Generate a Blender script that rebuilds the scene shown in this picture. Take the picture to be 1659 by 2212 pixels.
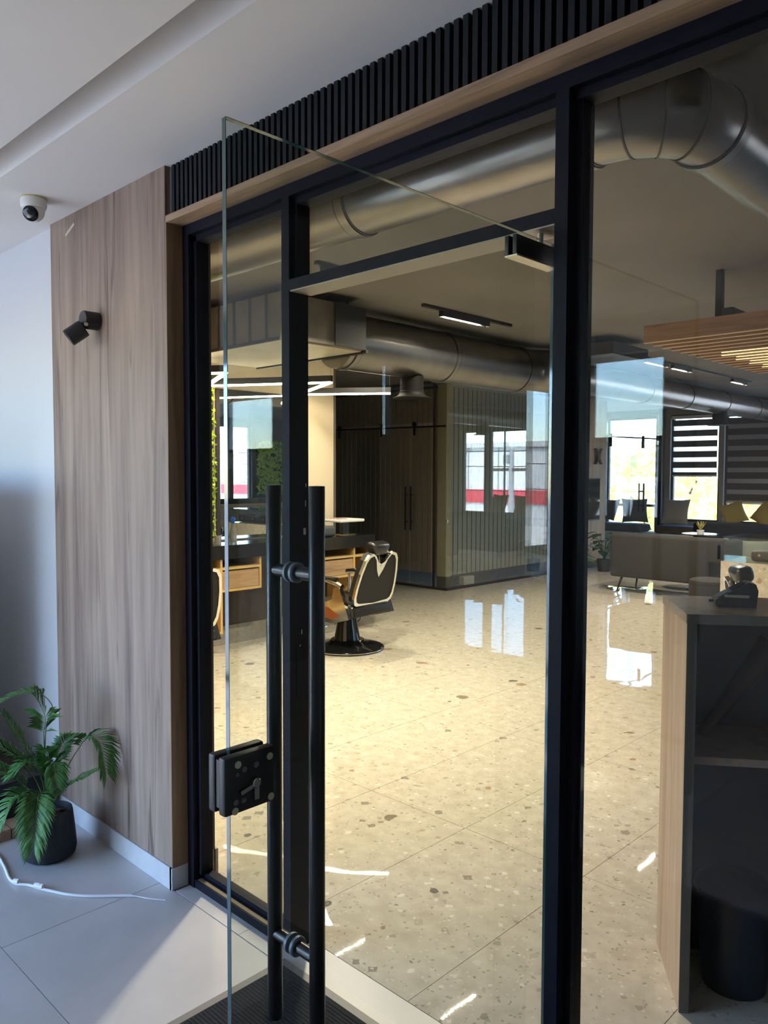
import bpy, bmesh, math, random
from math import sin, cos, pi, radians, sqrt
from mathutils import Vector, Matrix

for o in list(bpy.data.objects):
    bpy.data.objects.remove(o)
sc = bpy.context.scene
C = sc.collection
random.seed(7)

# ------------------------------------------------------------------ camera
# world: X runs along the shopfront, Y goes into the shop, Z up; the camera stands in the lobby at x=0, y=0
YAW, PITCH, ROLL, FPX = radians(44.205), radians(-2.825), radians(0.183), 1693.0
cd = bpy.data.cameras.new('camera')
cam = bpy.data.objects.new('camera', cd)
C.objects.link(cam)
fw = Vector((-sin(YAW) * cos(PITCH), cos(YAW) * cos(PITCH), sin(PITCH)))
rt = Vector((cos(YAW), sin(YAW), 0))
up = rt.cross(fw)
r2 = rt * cos(ROLL) + up * sin(ROLL)
u2 = up * cos(ROLL) - rt * sin(ROLL)
M = Matrix((r2, u2, -fw)).transposed().to_4x4()
M.translation = (0, 0, 1.6)
cam.matrix_world = M
cd.sensor_fit = 'VERTICAL'
cd.sensor_height = 36.0
cd.lens = FPX / 2212 * 36.0
cd.clip_start = 0.05
cd.clip_end = 400
sc.camera = cam

# ------------------------------------------------------------------ sky, sun, exposure
w = bpy.data.worlds.new('world')
sc.world = w
w.use_nodes = True
nt = w.node_tree
sky = nt.nodes.new('ShaderNodeTexSky')
sky.sky_type = 'NISHITA'
sky.sun_disc = False
sky.sun_elevation = radians(48)
sky.sun_rotation = radians(205)
sky.air_density = 1.2
sky.dust_density = 0.3
sky.ozone_density = 2.0
bg = nt.nodes['Background']
tint = nt.nodes.new('ShaderNodeMix')
tint.data_type = 'RGBA'
tint.blend_type = 'MULTIPLY'
tint.inputs['Factor'].default_value = 1.0
tint.inputs[7].default_value = (0.74, 0.90, 1.22, 1)
nt.links.new(sky.outputs[0], tint.inputs[6])
nt.links.new(tint.outputs[2], bg.inputs[0])
bg.inputs[1].default_value = 1.8

sd = bpy.data.lights.new('sun', 'SUN')
sd.energy = 22.0
sd.angle = radians(0.6)
sd.color = (1.0, 0.93, 0.82)
sun = bpy.data.objects.new('sun', sd)
C.objects.link(sun)
sun.rotation_euler = Vector((0.20, 0.62, -0.80)).to_track_quat('-Z', 'Y').to_euler()

vs = sc.view_settings
vs.view_transform = 'Standard'
vs.look = 'None'
vs.exposure = 0.0
vs.gamma = 1.0
vs.use_curve_mapping = False
cy = sc.cycles
cy.use_denoising = True
cy.max_bounces = 9
cy.diffuse_bounces = 5
cy.glossy_bounces = 6
cy.transmission_bounces = 8
cy.transparent_max_bounces = 24
cy.caustics_reflective = False
cy.caustics_refractive = False
cy.sample_clamp_indirect = 6.0

# ------------------------------------------------------------------ materials
MATS = {}


def newmat(name):
    m = bpy.data.materials.new(name)
    m.use_nodes = True
    n = m.node_tree.nodes
    b = n['Principled BSDF']
    MATS[name] = m
    return m, m.node_tree, b


def plain(name, col, rough=0.5, metal=0.0, spec=0.5, emit=None, es=0.0, bump=0.0, bscale=200.0, var=0.0):
    m, t, b = newmat(name)
    b.inputs['Base Color'].default_value = (*col, 1)
    b.inputs['Roughness'].default_value = rough
    b.inputs['Metallic'].default_value = metal
    b.inputs['Specular IOR Level'].default_value = spec
    if emit:
        b.inputs['Emission Color'].default_value = (*emit, 1)
        b.inputs['Emission Strength'].default_value = es
    if bump or var:
        tc = t.nodes.new('ShaderNodeTexCoord')
        nz = t.nodes.new('ShaderNodeTexNoise')
        nz.inputs['Scale'].default_value = bscale
        nz.inputs['Detail'].default_value = 3
        t.links.new(tc.outputs['Object'], nz.inputs['Vector'])
        if bump:
            bp = t.nodes.new('ShaderNodeBump')
            bp.inputs['Strength'].default_value = bump
            bp.inputs['Distance'].default_value = 0.01
            t.links.new(nz.outputs['Fac'], bp.inputs['Height'])
            t.links.new(bp.outputs[0], b.inputs['Normal'])
        if var:
            cr = t.nodes.new('ShaderNodeValToRGB')
            cr.color_ramp.elements[0].position = 0.3
            cr.color_ramp.elements[1].position = 0.7
            cr.color_ramp.elements[0].color = (*[max(0, c * (1 - var)) for c in col], 1)
            cr.color_ramp.elements[1].color = (*[min(1, c * (1 + var)) for c in col], 1)
            t.links.new(nz.outputs['Fac'], cr.inputs[0])
            t.links.new(cr.outputs[0], b.inputs['Base Color'])
    return m


def wood(name, c1, c2, c3, scale=(9, 9, 0.55), rough=0.5, fine=1.0, knots=False):
    """streaky wood, grain along the axis with the smallest scale (object coordinates)"""
    m, t, b = newmat(name)
    L = t.links.new
    tc = t.nodes.new('ShaderNodeTexCoord')
    mp = t.nodes.new('ShaderNodeMapping')
    mp.inputs['Scale'].default_value = scale
    L(tc.outputs['Object'], mp.inputs[0])
    n1 = t.nodes.new('ShaderNodeTexNoise')
    n1.inputs['Scale'].default_value = 1.0
    n1.inputs['Detail'].default_value = 5
    n1.inputs['Roughness'].default_value = 0.55
    n1.inputs['Distortion'].default_value = 0.8
    L(mp.outputs[0], n1.inputs['Vector'])
    mp2 = t.nodes.new('ShaderNodeMapping')
    mp2.inputs['Scale'].default_value = [s * 5 for s in scale]
    L(tc.outputs['Object'], mp2.inputs[0])
    n2 = t.nodes.new('ShaderNodeTexNoise')
    n2.inputs['Scale'].default_value = 1.0
    n2.inputs['Detail'].default_value = 3
    L(mp2.outputs[0], n2.inputs['Vector'])
    cr = t.nodes.new('ShaderNodeValToRGB')
    e = cr.color_ramp.elements
    e[0].position = 0.30
    e[0].color = (*c3, 1)
    e[1].position = 0.66
    e[1].color = (*c1, 1)
    x = cr.color_ramp.elements.new(0.44)
    x.color = (*c2, 1)
    L(n1.outputs['Fac'], cr.inputs[0])
    mx = t.nodes.new('ShaderNodeMix')
    mx.data_type = 'RGBA'
    mx.blend_type = 'MULTIPLY'
    mx.inputs['Factor'].default_value = 0.35 * fine
    cr2 = t.nodes.new('ShaderNodeValToRGB')
    cr2.color_ramp.elements[0].position = 0.35
    cr2.color_ramp.elements[0].color = (0.45, 0.42, 0.4, 1)
    cr2.color_ramp.elements[1].position = 0.6
    L(n2.outputs['Fac'], cr2.inputs[0])
    L(cr.outputs[0], mx.inputs[6])
    L(cr2.outputs[0], mx.inputs[7])
    fin = mx.outputs[2]
    if knots:
        mp3 = t.nodes.new('ShaderNodeMapping')
        mp3.inputs['Scale'].default_value = [q * 2.1 for q in scale]
        mp3.inputs['Location'].default_value = (3.1, 1.7, 0.4)
        L(tc.outputs['Object'], mp3.inputs[0])
        n3 = t.nodes.new('ShaderNodeTexNoise')
        n3.inputs['Scale'].default_value = 1.0
        n3.inputs['Detail'].default_value = 2
        n3.inputs['Distortion'].default_value = 1.6
        L(mp3.outputs[0], n3.inputs['Vector'])
        cr3 = t.nodes.new('ShaderNodeValToRGB')
        cr3.color_ramp.elements[0].position = 0.60
        cr3.color_ramp.elements[0].color = (1, 1, 1, 1)
        cr3.color_ramp.elements[1].position = 0.72
        cr3.color_ramp.elements[1].color = (0.42, 0.36, 0.34, 1)
        L(n3.outputs['Fac'], cr3.inputs[0])
        mx3 = t.nodes.new('ShaderNodeMix')
        mx3.data_type = 'RGBA'
        mx3.blend_type = 'MULTIPLY'
        mx3.inputs['Factor'].default_value = 1.0
        L(fin, mx3.inputs[6])
        L(cr3.outputs[0], mx3.inputs[7])
        fin = mx3.outputs[2]
    L(fin, b.inputs['Base Color'])
    b.inputs['Roughness'].default_value = rough
    bp = t.nodes.new('ShaderNodeBump')
    bp.inputs['Strength'].default_value = 0.08
    bp.inputs['Distance'].default_value = 0.004
    L(n2.outputs['Fac'], bp.inputs['Height'])
    L(bp.outputs[0], b.inputs['Normal'])
    return m


def glass(name, tint=(0.93, 0.95, 0.93), ior=1.45, boost=1.0, rough=0.0):
    m = bpy.data.materials.new(name)
    m.use_nodes = True
    t = m.node_tree
    t.nodes.clear()
    out = t.nodes.new('ShaderNodeOutputMaterial')
    tr = t.nodes.new('ShaderNodeBsdfTransparent')
    tr.inputs[0].default_value = (*tint, 1)
    gl = t.nodes.new('ShaderNodeBsdfGlossy')
    gl.inputs['Roughness'].default_value = rough
    # Schlick reflectance from the facing angle, the same on both faces of a sheet
    fr = t.nodes.new('ShaderNodeLayerWeight')
    fr.inputs['Blend'].default_value = 0.5
    pw = t.nodes.new('ShaderNodeMath')
    pw.operation = 'POWER'
    pw.inputs[1].default_value = 5.0
    ma = t.nodes.new('ShaderNodeMath')
    ma.operation = 'MULTIPLY_ADD'
    f0 = ((ior - 1) / (ior + 1)) ** 2
    ma.inputs[1].default_value = 1 - f0
    ma.inputs[2].default_value = f0
    mu = t.nodes.new('ShaderNodeMath')
    mu.operation = 'MULTIPLY'
    mu.use_clamp = True
    mu.inputs[1].default_value = boost
    t.links.new(fr.outputs['Facing'], pw.inputs[0])
    t.links.new(pw.outputs[0], ma.inputs[0])
    mx = t.nodes.new('ShaderNodeMixShader')
    t.links.new(ma.outputs[0], mu.inputs[0])
    t.links.new(mu.outputs[0], mx.inputs[0])
    t.links.new(tr.outputs[0], mx.inputs[1])
    t.links.new(gl.outputs[0], mx.inputs[2])
    t.links.new(mx.outputs[0], out.inputs[0])
    MATS[name] = m
    return m


def emit(name, col, s):
    m = bpy.data.materials.new(name)
    m.use_nodes = True
    t = m.node_tree
    t.nodes.clear()
    out = t.nodes.new('ShaderNodeOutputMaterial')
    e = t.nodes.new('ShaderNodeEmission')
    e.inputs[0].default_value = (*col, 1)
    e.inputs[1].default_value = s
    t.links.new(e.outputs[0], out.inputs[0])
    MATS[name] = m
    return m


def translucent(name, col, mixf=0.5, open_=0.0):
    m = bpy.data.materials.new(name)
    m.use_nodes = True
    t = m.node_tree
    t.nodes.clear()
    out = t.nodes.new('ShaderNodeOutputMaterial')
    d = t.nodes.new('ShaderNodeBsdfDiffuse')
    d.inputs[0].default_value = (*col, 1)
    tl = t.nodes.new('ShaderNodeBsdfTranslucent')
    tl.inputs[0].default_value = (*col, 1)
    mx = t.nodes.new('ShaderNodeMixShader')
    mx.inputs[0].default_value = mixf
    t.links.new(d.outputs[0], mx.inputs[1])
    t.links.new(tl.outputs[0], mx.inputs[2])
    res = mx
    if open_:
        tp = t.nodes.new('ShaderNodeBsdfTransparent')
        m2 = t.nodes.new('ShaderNodeMixShader')
        m2.inputs[0].default_value = open_
        t.links.new(mx.outputs[0], m2.inputs[1])
        t.links.new(tp.outputs[0], m2.inputs[2])
        res = m2
    t.links.new(res.outputs[0], out.inputs[0])
    MATS[name] = m
    return m


def terrazzo(name):
    m, t, b = newmat(name)
    L = t.links.new
    tc = t.nodes.new('ShaderNodeTexCoord')
    nzw = t.nodes.new('ShaderNodeTexNoise')
    nzw.inputs['Scale'].default_value = 22.0
    nzw.inputs['Detail'].default_value = 2
    L(tc.outputs['Object'], nzw.inputs['Vector'])
    vm = t.nodes.new('ShaderNodeVectorMath')
    vm.operation = 'MULTIPLY_ADD'
    vm.inputs[1].default_value = (0.035, 0.035, 0.0)
    L(nzw.outputs['Color'], vm.inputs[0])
    L(tc.outputs['Object'], vm.inputs[2])
    col = None
    base = t.nodes.new('ShaderNodeTexNoise')
    base.inputs['Scale'].default_value = 14
    base.inputs['Detail'].default_value = 4
    L(vm.outputs[0], base.inputs['Vector'])
    cb = t.nodes.new('ShaderNodeValToRGB')
    cb.color_ramp.elements[0].position = 0.30
    cb.color_ramp.elements[0].color = (0.53, 0.48, 0.385, 1)
    cb.color_ramp.elements[1].position = 0.70
    cb.color_ramp.elements[1].color = (0.65, 0.60, 0.495, 1)
    L(base.outputs['Fac'], cb.inputs[0])
    col = cb.outputs[0]
    for scale, frac, c0, c1 in ((27, 1.5, (0.37, 0.335, 0.27), (0.80, 0.76, 0.66)), (15, 0.62, (0.24, 0.22, 0.185), (0.50, 0.45, 0.36)), (9, 0.09, (0.09, 0.085, 0.08), (0.34, 0.22, 0.11)), (80, 0.9, (0.36, 0.32, 0.25), (0.72, 0.67, 0.57))):
        vo = t.nodes.new('ShaderNodeTexVoronoi')
        vo.inputs['Scale'].default_value = scale
        vo.inputs['Randomness'].default_value = 1.0
        vo.distance = 'MANHATTAN' if scale in (15, 27) else 'EUCLIDEAN'
        L(vm.outputs[0], vo.inputs['Vector'])
        sp = t.nodes.new('ShaderNodeSeparateColor')
        L(vo.outputs['Color'], sp.inputs[0])
        # chip only in part of the cells, and only near the cell point
        lt = t.nodes.new('ShaderNodeMath')
        lt.operation = 'LESS_THAN'
        lt.inputs[1].default_value = frac * 0.45
        L(sp.outputs[0], lt.inputs[0])
        dist = t.nodes.new('ShaderNodeMath')
        dist.operation = 'LESS_THAN'
        L(vo.outputs['Distance'], dist.inputs[0])
        mr = t.nodes.new('ShaderNodeMapRange')
        mr.inputs['To Min'].default_value = 0.14
        mr.inputs['To Max'].default_value = 0.44
        L(sp.outputs[2], mr.inputs['Value'])
        L(mr.outputs[0], dist.inputs[1])
        an = t.nodes.new('ShaderNodeMath')
        an.operation = 'MULTIPLY'
        L(lt.outputs[0], an.inputs[0])
        L(dist.outputs[0], an.inputs[1])
        fa = t.nodes.new('ShaderNodeMath')
        fa.operation = 'MULTIPLY'
        fa.inputs[1].default_value = 0.8
        L(an.outputs[0], fa.inputs[0])
        cc = t.nodes.new('ShaderNodeMix')
        cc.data_type = 'RGBA'
        cc.inputs[6].default_value = (*c0, 1)
        cc.inputs[7].default_value = (*c1, 1)
        md = t.nodes.new('ShaderNodeMapRange')
        md.inputs['From Min'].default_value = 0.38
        md.inputs['From Max'].default_value = 0.62
        L(sp.outputs[1], md.inputs['Value'])
        L(md.outputs[0], cc.inputs['Factor'])
        mx = t.nodes.new('ShaderNodeMix')
        mx.data_type = 'RGBA'
        L(fa.outputs[0], mx.inputs['Factor'])
        L(col, mx.inputs[6])
        L(cc.outputs[2], mx.inputs[7])
        col = mx.outputs[2]
    L(col, b.inputs['Base Color'])
    b.inputs['Roughness'].default_value = 0.015
    b.inputs['Specular IOR Level'].default_value = 0.55
    wv = t.nodes.new('ShaderNodeTexNoise')
    wv.inputs['Scale'].default_value = 3.2
    wv.inputs['Detail'].default_value = 1
    L(tc.outputs['Object'], wv.inputs['Vector'])
    bp = t.nodes.new('ShaderNodeBump')
    bp.inputs['Strength'].default_value = 0.05
    bp.inputs['Distance'].default_value = 0.02
    L(wv.outputs['Fac'], bp.inputs['Height'])
    L(bp.outputs[0], b.inputs['Normal'])
    return m


black = plain('black_metal', (0.009, 0.010, 0.017), 0.5, 0.0, 0.12)
blackh = plain('black_handle', (0.010, 0.011, 0.015), 0.30, 0.0, 0.5)
slatb = plain('black_slat', (0.009, 0.011, 0.015), 0.6, 0, 0.25)
gap_black = plain('slat_backing', (0.004, 0.004, 0.006), 0.8)
panel_wood = wood('panel_wood', (0.37, 0.27, 0.205), (0.285, 0.20, 0.155), (0.12, 0.078, 0.066), (7.5, 7.5, 0.42), 0.55, knots=True)
oak = wood('oak', (0.46, 0.31, 0.19), (0.38, 0.25, 0.15), (0.24, 0.15, 0.085), (0.8, 14, 14), 0.5)
oak_v = wood('oak_upright', (0.30, 0.19, 0.105), (0.25, 0.155, 0.085), (0.15, 0.09, 0.05), (16, 16, 0.8), 0.5)
desk_wood = wood('desk_wood', (0.52, 0.345, 0.225), (0.45, 0.29, 0.185), (0.26, 0.155, 0.095), (10, 10, 0.5), 0.5)
cab_wood = wood('cabinet_wood', (0.50, 0.32, 0.16), (0.42, 0.26, 0.13), (0.28, 0.16, 0.08), (10, 0.9, 10), 0.45)
cab_edge = plain('cabinet_edge', (0.56, 0.37, 0.13), 0.5)
wall_wood = wood('wall_wood', (0.50, 0.36, 0.24), (0.43, 0.30, 0.19), (0.30, 0.2, 0.12), (9, 9, 0.5), 0.55)
canopy_wood = wood('canopy_wood', (0.36, 0.22, 0.15), (0.28, 0.17, 0.11), (0.17, 0.10, 0.07), (0.8, 14, 14), 0.5)
canopy_edge = plain('canopy_edge', (0.60, 0.42, 0.28), 0.5)
white_paint = plain('white_paint', (0.64, 0.645, 0.655), 0.8)
ceil_paint = plain('ceiling_paint', (0.80, 0.765, 0.73), 0.85)
shop_ceil = plain('shop_ceiling_paint', (0.150, 0.143, 0.136), 0.8, var=0.12, bscale=2.0)
dark_wall = plain('dark_wall_paint', (0.10, 0.09, 0.08), 0.7)
cream = plain('cream_paint', (0.72, 0.62, 0.45), 0.7)
skirt = plain('skirting_tile', (0.55, 0.55, 0.56), 0.4, var=0.06, bscale=12)
shop_skirt = plain('shop_skirting', (0.30, 0.28, 0.23), 0.4, var=0.15, bscale=20)
lobby_tile = plain('lobby_tile', (0.50, 0.485, 0.47), 0.30, var=0.06, bscale=5)
grout = plain('grout', (0.20, 0.19, 0.17), 0.8)
terra = terrazzo('terrazzo')
mat_fiber = plain('mat_fibre', (0.020, 0.020, 0.022), 0.95, bump=0.6, bscale=400, var=0.5)
mat_edge = plain('mat_edge', (0.16, 0.15, 0.14), 0.5)
pane = glass('window_glass', (0.93, 0.94, 0.92), 1.5, 1.0)
leaf_glass = glass('door_glass', (0.90, 0.925, 0.90), 1.5, 0.9)
office_glass = glass('office_glass', (0.90, 0.915, 0.90), 1.5, 3.2)
case_glass = glass('case_glass', (0.88, 0.94, 0.94), 1.5, 0.7)
glass_edge = plain('glass_edge', (0.035, 0.085, 0.075), 0.06, 0.0, 0.9)
chrome = plain('chrome', (0.80, 0.80, 0.79), 0.12, 1.0)
nickel = plain('brushed_nickel', (0.62, 0.57, 0.45), 0.35, 0.9)
duct_m = plain('galvanised_steel', (0.22, 0.212, 0.20), 0.30, 0.9, var=0.10, bscale=6)
duct_dark = plain('duct_seam', (0.06, 0.055, 0.05), 0.5, 0.5)
acbox = plain('insulated_duct', (0.15, 0.132, 0.105), 0.5, 0.2, var=0.25, bscale=5)
leather = plain('black_leather', (0.012, 0.012, 0.012), 0.28, 0, 0.6, bump=0.1, bscale=90)
vinyl = plain('charcoal_vinyl', (0.011, 0.011, 0.0095), 0.5, 0, 0.25)
lacquer = plain('black_lacquer', (0.008, 0.008, 0.009), 0.12)
amber = plain('amber_panel', (0.22, 0.06, 0.02), 0.25)
worktop_m = plain('black_granite', (0.016, 0.016, 0.017), 0.12)
mirror_m = plain('mirror_silver', (0.9, 0.9, 0.9), 0.0, 1.0)
sofa_f = plain('grey_fabric', (0.031, 0.030, 0.028), 0.95, bump=0.3, bscale=250)
navy_f = plain('navy_fabric', (0.007, 0.0075, 0.011), 0.95, 0, 0.1)
taupe_f = plain('taupe_fabric', (0.30, 0.27, 0.23), 0.95, bump=0.3, bscale=250)
yellow_f = plain('mustard_fabric', (0.28, 0.20, 0.04), 0.9)
bench_f = plain('bench_cushion_fabric', (0.075, 0.065, 0.065), 0.9)
led = emit('led_strip', (1.0, 0.80, 0.55), 40.0)
led_dot = emit('led_dot', (1.0, 0.865, 0.68), 5500.0)
led_dot_near = emit('led_dot_near', (1.0, 0.865, 0.68), 16500.0)
warm_bulb = emit('warm_bulb', (1.0, 0.66, 0.28), 3.5)
leaf_g = plain('palm_green', (0.055, 0.17, 0.035), 0.55, var=0.35, bscale=30)
leaf_dk = plain('leaf_dark_green', (0.02, 0.075, 0.025), 0.3)
moss_m = plain('moss_green', (0.46, 0.66, 0.07), 0.8, var=0.5, bscale=40)
stem_m = plain('stem_brown', (0.10, 0.08, 0.03), 0.8)
pot_m = plain('black_pot', (0.012, 0.014, 0.018), 0.6, bump=0.1, bscale=200)
soil_m = plain('soil_bark', (0.06, 0.04, 0.025), 0.95, bump=0.6, bscale=60)
plastic_w = plain('white_plastic', (0.75, 0.74, 0.70), 0.35)
plastic_b = plain('black_plastic', (0.015, 0.015, 0.017), 0.45)
blue_cap = plain('blue_plastic', (0.03, 0.10, 0.55), 0.4)
cord_m = plain('white_cord', (0.72, 0.72, 0.74), 0.7)
blind_gray = plain('grey_blind', (0.62, 0.61, 0.57), 0.85)
blind_brown = plain('brown_blind', (0.54, 0.42, 0.32), 0.85)
zebra_dark = plain('zebra_dark', (0.055, 0.048, 0.05), 0.9)
zebra_mid = translucent('zebra_mid', (0.30, 0.27, 0.27), 0.25)
zebra_sheer = translucent('zebra_sheer', (0.9, 0.88, 0.85), 0.6, 0.35)
frame_dk = plain('dark_window_frame', (0.03, 0.026, 0.028), 0.5)
screen_m = plain('tv_screen', (0.01, 0.01, 0.012), 0.06)
fcd = plain('facade_grey', (0.74, 0.72, 0.68), 0.9, var=0.05, bscale=0.6)
fcd_red = plain('facade_red', (0.62, 0.04, 0.06), 0.7)
asphalt = plain('asphalt', (0.62, 0.60, 0.56), 0.95, var=0.15, bscale=2)
tree_g = translucent('tree_leaves', (0.80, 0.72, 0.32), 0.45)
bark_m = plain('bark', (0.09, 0.065, 0.045), 0.9)
concrete = plain('pole_concrete', (0.35, 0.34, 0.33), 0.9)
cab_black = plain('dark_laminate', (0.030, 0.028, 0.028), 0.4)
blue_bin = plain('dark_blue_plastic', (0.012, 0.018, 0.035), 0.4)
brown_tube = plain('dark_brown_leather', (0.045, 0.022, 0.018), 0.5)

# ------------------------------------------------------------------ mesh helpers


class MB:
    def __init__(s):
        s.v = []
        s.f = []
        s.m = []
        s.cur = 0

    def add(s, vs, fs):
        o = len(s.v)
        s.v += [tuple(p) for p in vs]
        for f in fs:
            s.f.append([i + o for i in f])
            s.m.append(s.cur)
        return s

    def box(s, x0, x1, y0, y1, z0, z1):
        x0, x1 = min(x0, x1), max(x0, x1)
        y0, y1 = min(y0, y1), max(y0, y1)
        z0, z1 = min(z0, z1), max(z0, z1)
        return s.add([(x0, y0, z0), (x1, y0, z0), (x1, y1, z0), (x0, y1, z0), (x0, y0, z1), (x1, y0, z1), (x1, y1, z1), (x0, y1, z1)],
                     [(0, 3, 2, 1), (4, 5, 6, 7), (0, 1, 5, 4), (1, 2, 6, 5), (2, 3, 7, 6), (3, 0, 4, 7)])

    def obox(s, c, ax, ay, az, hx, hy, hz):
        c, ax, ay, az = Vector(c), Vector(ax).normalized(), Vector(ay).normalized(), Vector(az).normalized()
        vs = []
        for k in (-1, 1):
            for (i, j) in ((-1, -1), (1, -1), (1, 1), (-1, 1)):
                vs.append(c + ax * hx * i + ay * hy * j + az * hz * k)
        return s.add(vs, [(0, 3, 2, 1), (4, 5, 6, 7), (0, 1, 5, 4), (1, 2, 6, 5), (2, 3, 7, 6), (3, 0, 4, 7)])

    def rbox(s, x0, x1, y0, y1, z0, z1, r=0.02, seg=3):
        bm = bmesh.new()
        bmesh.ops.create_cube(bm, size=1)
        for v in bm.verts:
            v.co = Vector(((x0 + x1) / 2 + v.co.x * (x1 - x0), (y0 + y1) / 2 + v.co.y * (y1 - y0), (z0 + z1) / 2 + v.co.z * (z1 - z0)))
        bmesh.ops.bevel(bm, geom=bm.edges[:], offset=r, segments=seg, profile=0.5, affect='EDGES', clamp_overlap=True)
        return s.frombm(bm)

    def frombm(s, bm, mat=None):
        bm.verts.index_update()
        vs = [(mat @ v.co) if mat else v.co.copy() for v in bm.verts]
        fs = [[v.index for v in f.verts] for f in bm.faces]
        bm.free()
        return s.add(vs, fs)

    def tube(s, pts, r, n=12, caps=True):
        pts = [Vector(p) for p in pts]
        rs = r if isinstance(r, (list, tuple)) else [r] * len(pts)
        vs, fs = [], []
        prev = None
        for i, p in enumerate(pts):
            t = (pts[min(i + 1, len(pts) - 1)] - pts[max(i - 1, 0)]).normalized()
            if prev is None:
                a = Vector((0, 0, 1)) if abs(t.z) < 0.9 else Vector((1, 0, 0))
                u = t.cross(a).normalized()
            else:
                u = (prev - t * prev.dot(t)).normalized()
            prev = u
            v = t.cross(u)
            for k in range(n):
                a = 2 * pi * k / n
                vs.append(p + (u * cos(a) + v * sin(a)) * rs[i])
        for i in range(len(pts) - 1):
            for k in range(n):
                fs.append((i * n + k, i * n + (k + 1) % n, (i + 1) * n + (k + 1) % n, (i + 1) * n + k))
        if caps:
            fs.append(tuple(range(n - 1, -1, -1)))
            fs.append(tuple((len(pts) - 1) * n + k for k in range(n)))
        return s.add(vs, fs)

    def lathe(s, prof, c=(0, 0, 0), n=24, axis=None):
        """prof: list of (r, z). axis: optional 3x3 with columns u,v,w"""
        c = Vector(c)
        if axis is None:
            u, v, w_ = Vector((1, 0, 0)), Vector((0, 1, 0)), Vector((0, 0, 1))
        else:
            w_ = Vector(axis).normalized()
            a = Vector((0, 0, 1)) if abs(w_.z) < 0.9 else Vector((1, 0, 0))
            u = w_.cross(a).normalized()
            v = w_.cross(u)
        vs, fs = [], []
        for (r, z) in prof:
            for k in range(n):
                a = 2 * pi * k / n
                vs.append(c + (u * cos(a) + v * sin(a)) * r + w_ * z)
        for i in range(len(prof) - 1):
            for k in range(n):
                fs.append((i * n + k, i * n + (k + 1) % n, (i + 1) * n + (k + 1) % n, (i + 1) * n + k))
        fs.append(tuple(range(n - 1, -1, -1)))
        fs.append(tuple((len(prof) - 1) * n + k for k in range(n)))
        return s.add(vs, fs)

    def prism(s, poly, origin, ux, uy, depth):
        """polygon in the plane (ux,uy) at origin extruded by the vector depth"""
        o, ux, uy, d = Vector(origin), Vector(ux), Vector(uy), Vector(depth)
        n = len(poly)
        a = [o + ux * p[0] + uy * p[1] for p in poly]
        vs = a + [p + d for p in a]
        fs = [tuple(range(n - 1, -1, -1)), tuple(range(n, 2 * n))]
        fs += [(i, (i + 1) % n, n + (i + 1) % n, n + i) for i in range(n)]
        return s.add(vs, fs)

    def mesh(s, name, mats, smooth=False, fix=True):
        me = bpy.data.meshes.new(name)
        me.from_pydata(s.v, [], s.f)
        for m in (mats if isinstance(mats, (list, tuple)) else [mats]):
            me.materials.append(m)
        if isinstance(mats, (list, tuple)):
            me.polygons.foreach_set('material_index', s.m)
        if fix:
            bm = bmesh.new()
            bm.from_mesh(me)
            bmesh.ops.recalc_face_normals(bm, faces=bm.faces[:])
            bm.to_mesh(me)
            bm.free()
        if smooth:
            me.polygons.foreach_set('use_smooth', [True] * len(me.polygons))
            try:
                me.set_sharp_from_angle(angle=radians(40))
            except Exception:
                pass
        me.update()
        return me

    def build(s, name, mats, parent=None, smooth=False, fix=True):
        return link(name, s.mesh(name, mats, smooth, fix), parent)


def link(name, me, parent=None):
    o = bpy.data.objects.new(name, me)
    C.objects.link(o)
    if parent is not None:
        o.parent = parent
        if parent.parent is None and not parent.get('_local'):
            o.matrix_parent_inverse = Matrix.Translation(-Vector(parent.location))
    return o


def tag(o, label=None, cat=None, group=None, kind=None):
    if label:
        o['label'] = label
    if cat:
        o['category'] = cat
    if group:
        o['group'] = group
    if kind:
        o['kind'] = kind
    return o


def thing(name, loc, label, cat, group=None, local=False, rz=0.0):
    """an Empty at the base; meshes of children are in world coordinates unless local"""
    o = bpy.data.objects.new(name, None)
    C.objects.link(o)
    o.location = loc
    o.empty_display_size = 0.1
    if local:
        o['_local'] = 1
        o.rotation_euler.z = rz
    return tag(o, label, cat, group)


def struct(name, loc=(0, 0, 0), label=None):
    o = bpy.data.objects.new(name, None)
    C.objects.link(o)
    o.location = loc
    o['kind'] = 'structure'
    if label:
        o['label'] = label
    return o


def dup(root, loc, rz, label, group=None):
    r = root.copy()
    C.objects.link(r)
    r.location = loc
    r.rotation_euler.z = rz
    r['label'] = label
    if group:
        r['group'] = group
    for ch in list(root.children):
        c = ch.copy()
        C.objects.link(c)
        c.parent = r
        for g in list(ch.children):
            d = g.copy()
            C.objects.link(d)
            d.parent = c
    return r


def B(*a):
    return MB().box(*a)


def S(o, label=None):
    o['kind'] = 'structure'
    if label:
        o['label'] = label
    return o

# ================================================================== SETTING
YP, YF, YB = 1.538, 1.605, 1.685      # wood panel face, frame front, frame back
ZL, ZS = 2.725, 2.87                  # lobby soffit, shop ceiling
XJ = -2.622                           # wood jamb
XM0, XM1, XP0, XP1 = -2.026, -1.988, -1.011, -0.976   # mullion, hinge post
XR = 2.1                              # right end of the shopfront
ZH = 2.518                            # underside of the wooden header


def wall_y(mb, y0, y1, x0, x1, z0, z1, ops):
    """wall across y with rectangular openings (xa, xb, za, zb)"""
    xs = x0
    for (xa, xb, za, zb) in sorted(ops):
        if xa > xs:
            mb.box(xs, xa, y0, y1, z0, z1)
        if za > z0:
            mb.box(xa, xb, y0, y1, z0, za)
        if zb < z1:
            mb.box(xa, xb, y0, y1, zb, z1)
        xs = xb
    if x1 > xs:
        mb.box(xs, x1, y0, y1, z0, z1)


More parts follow.
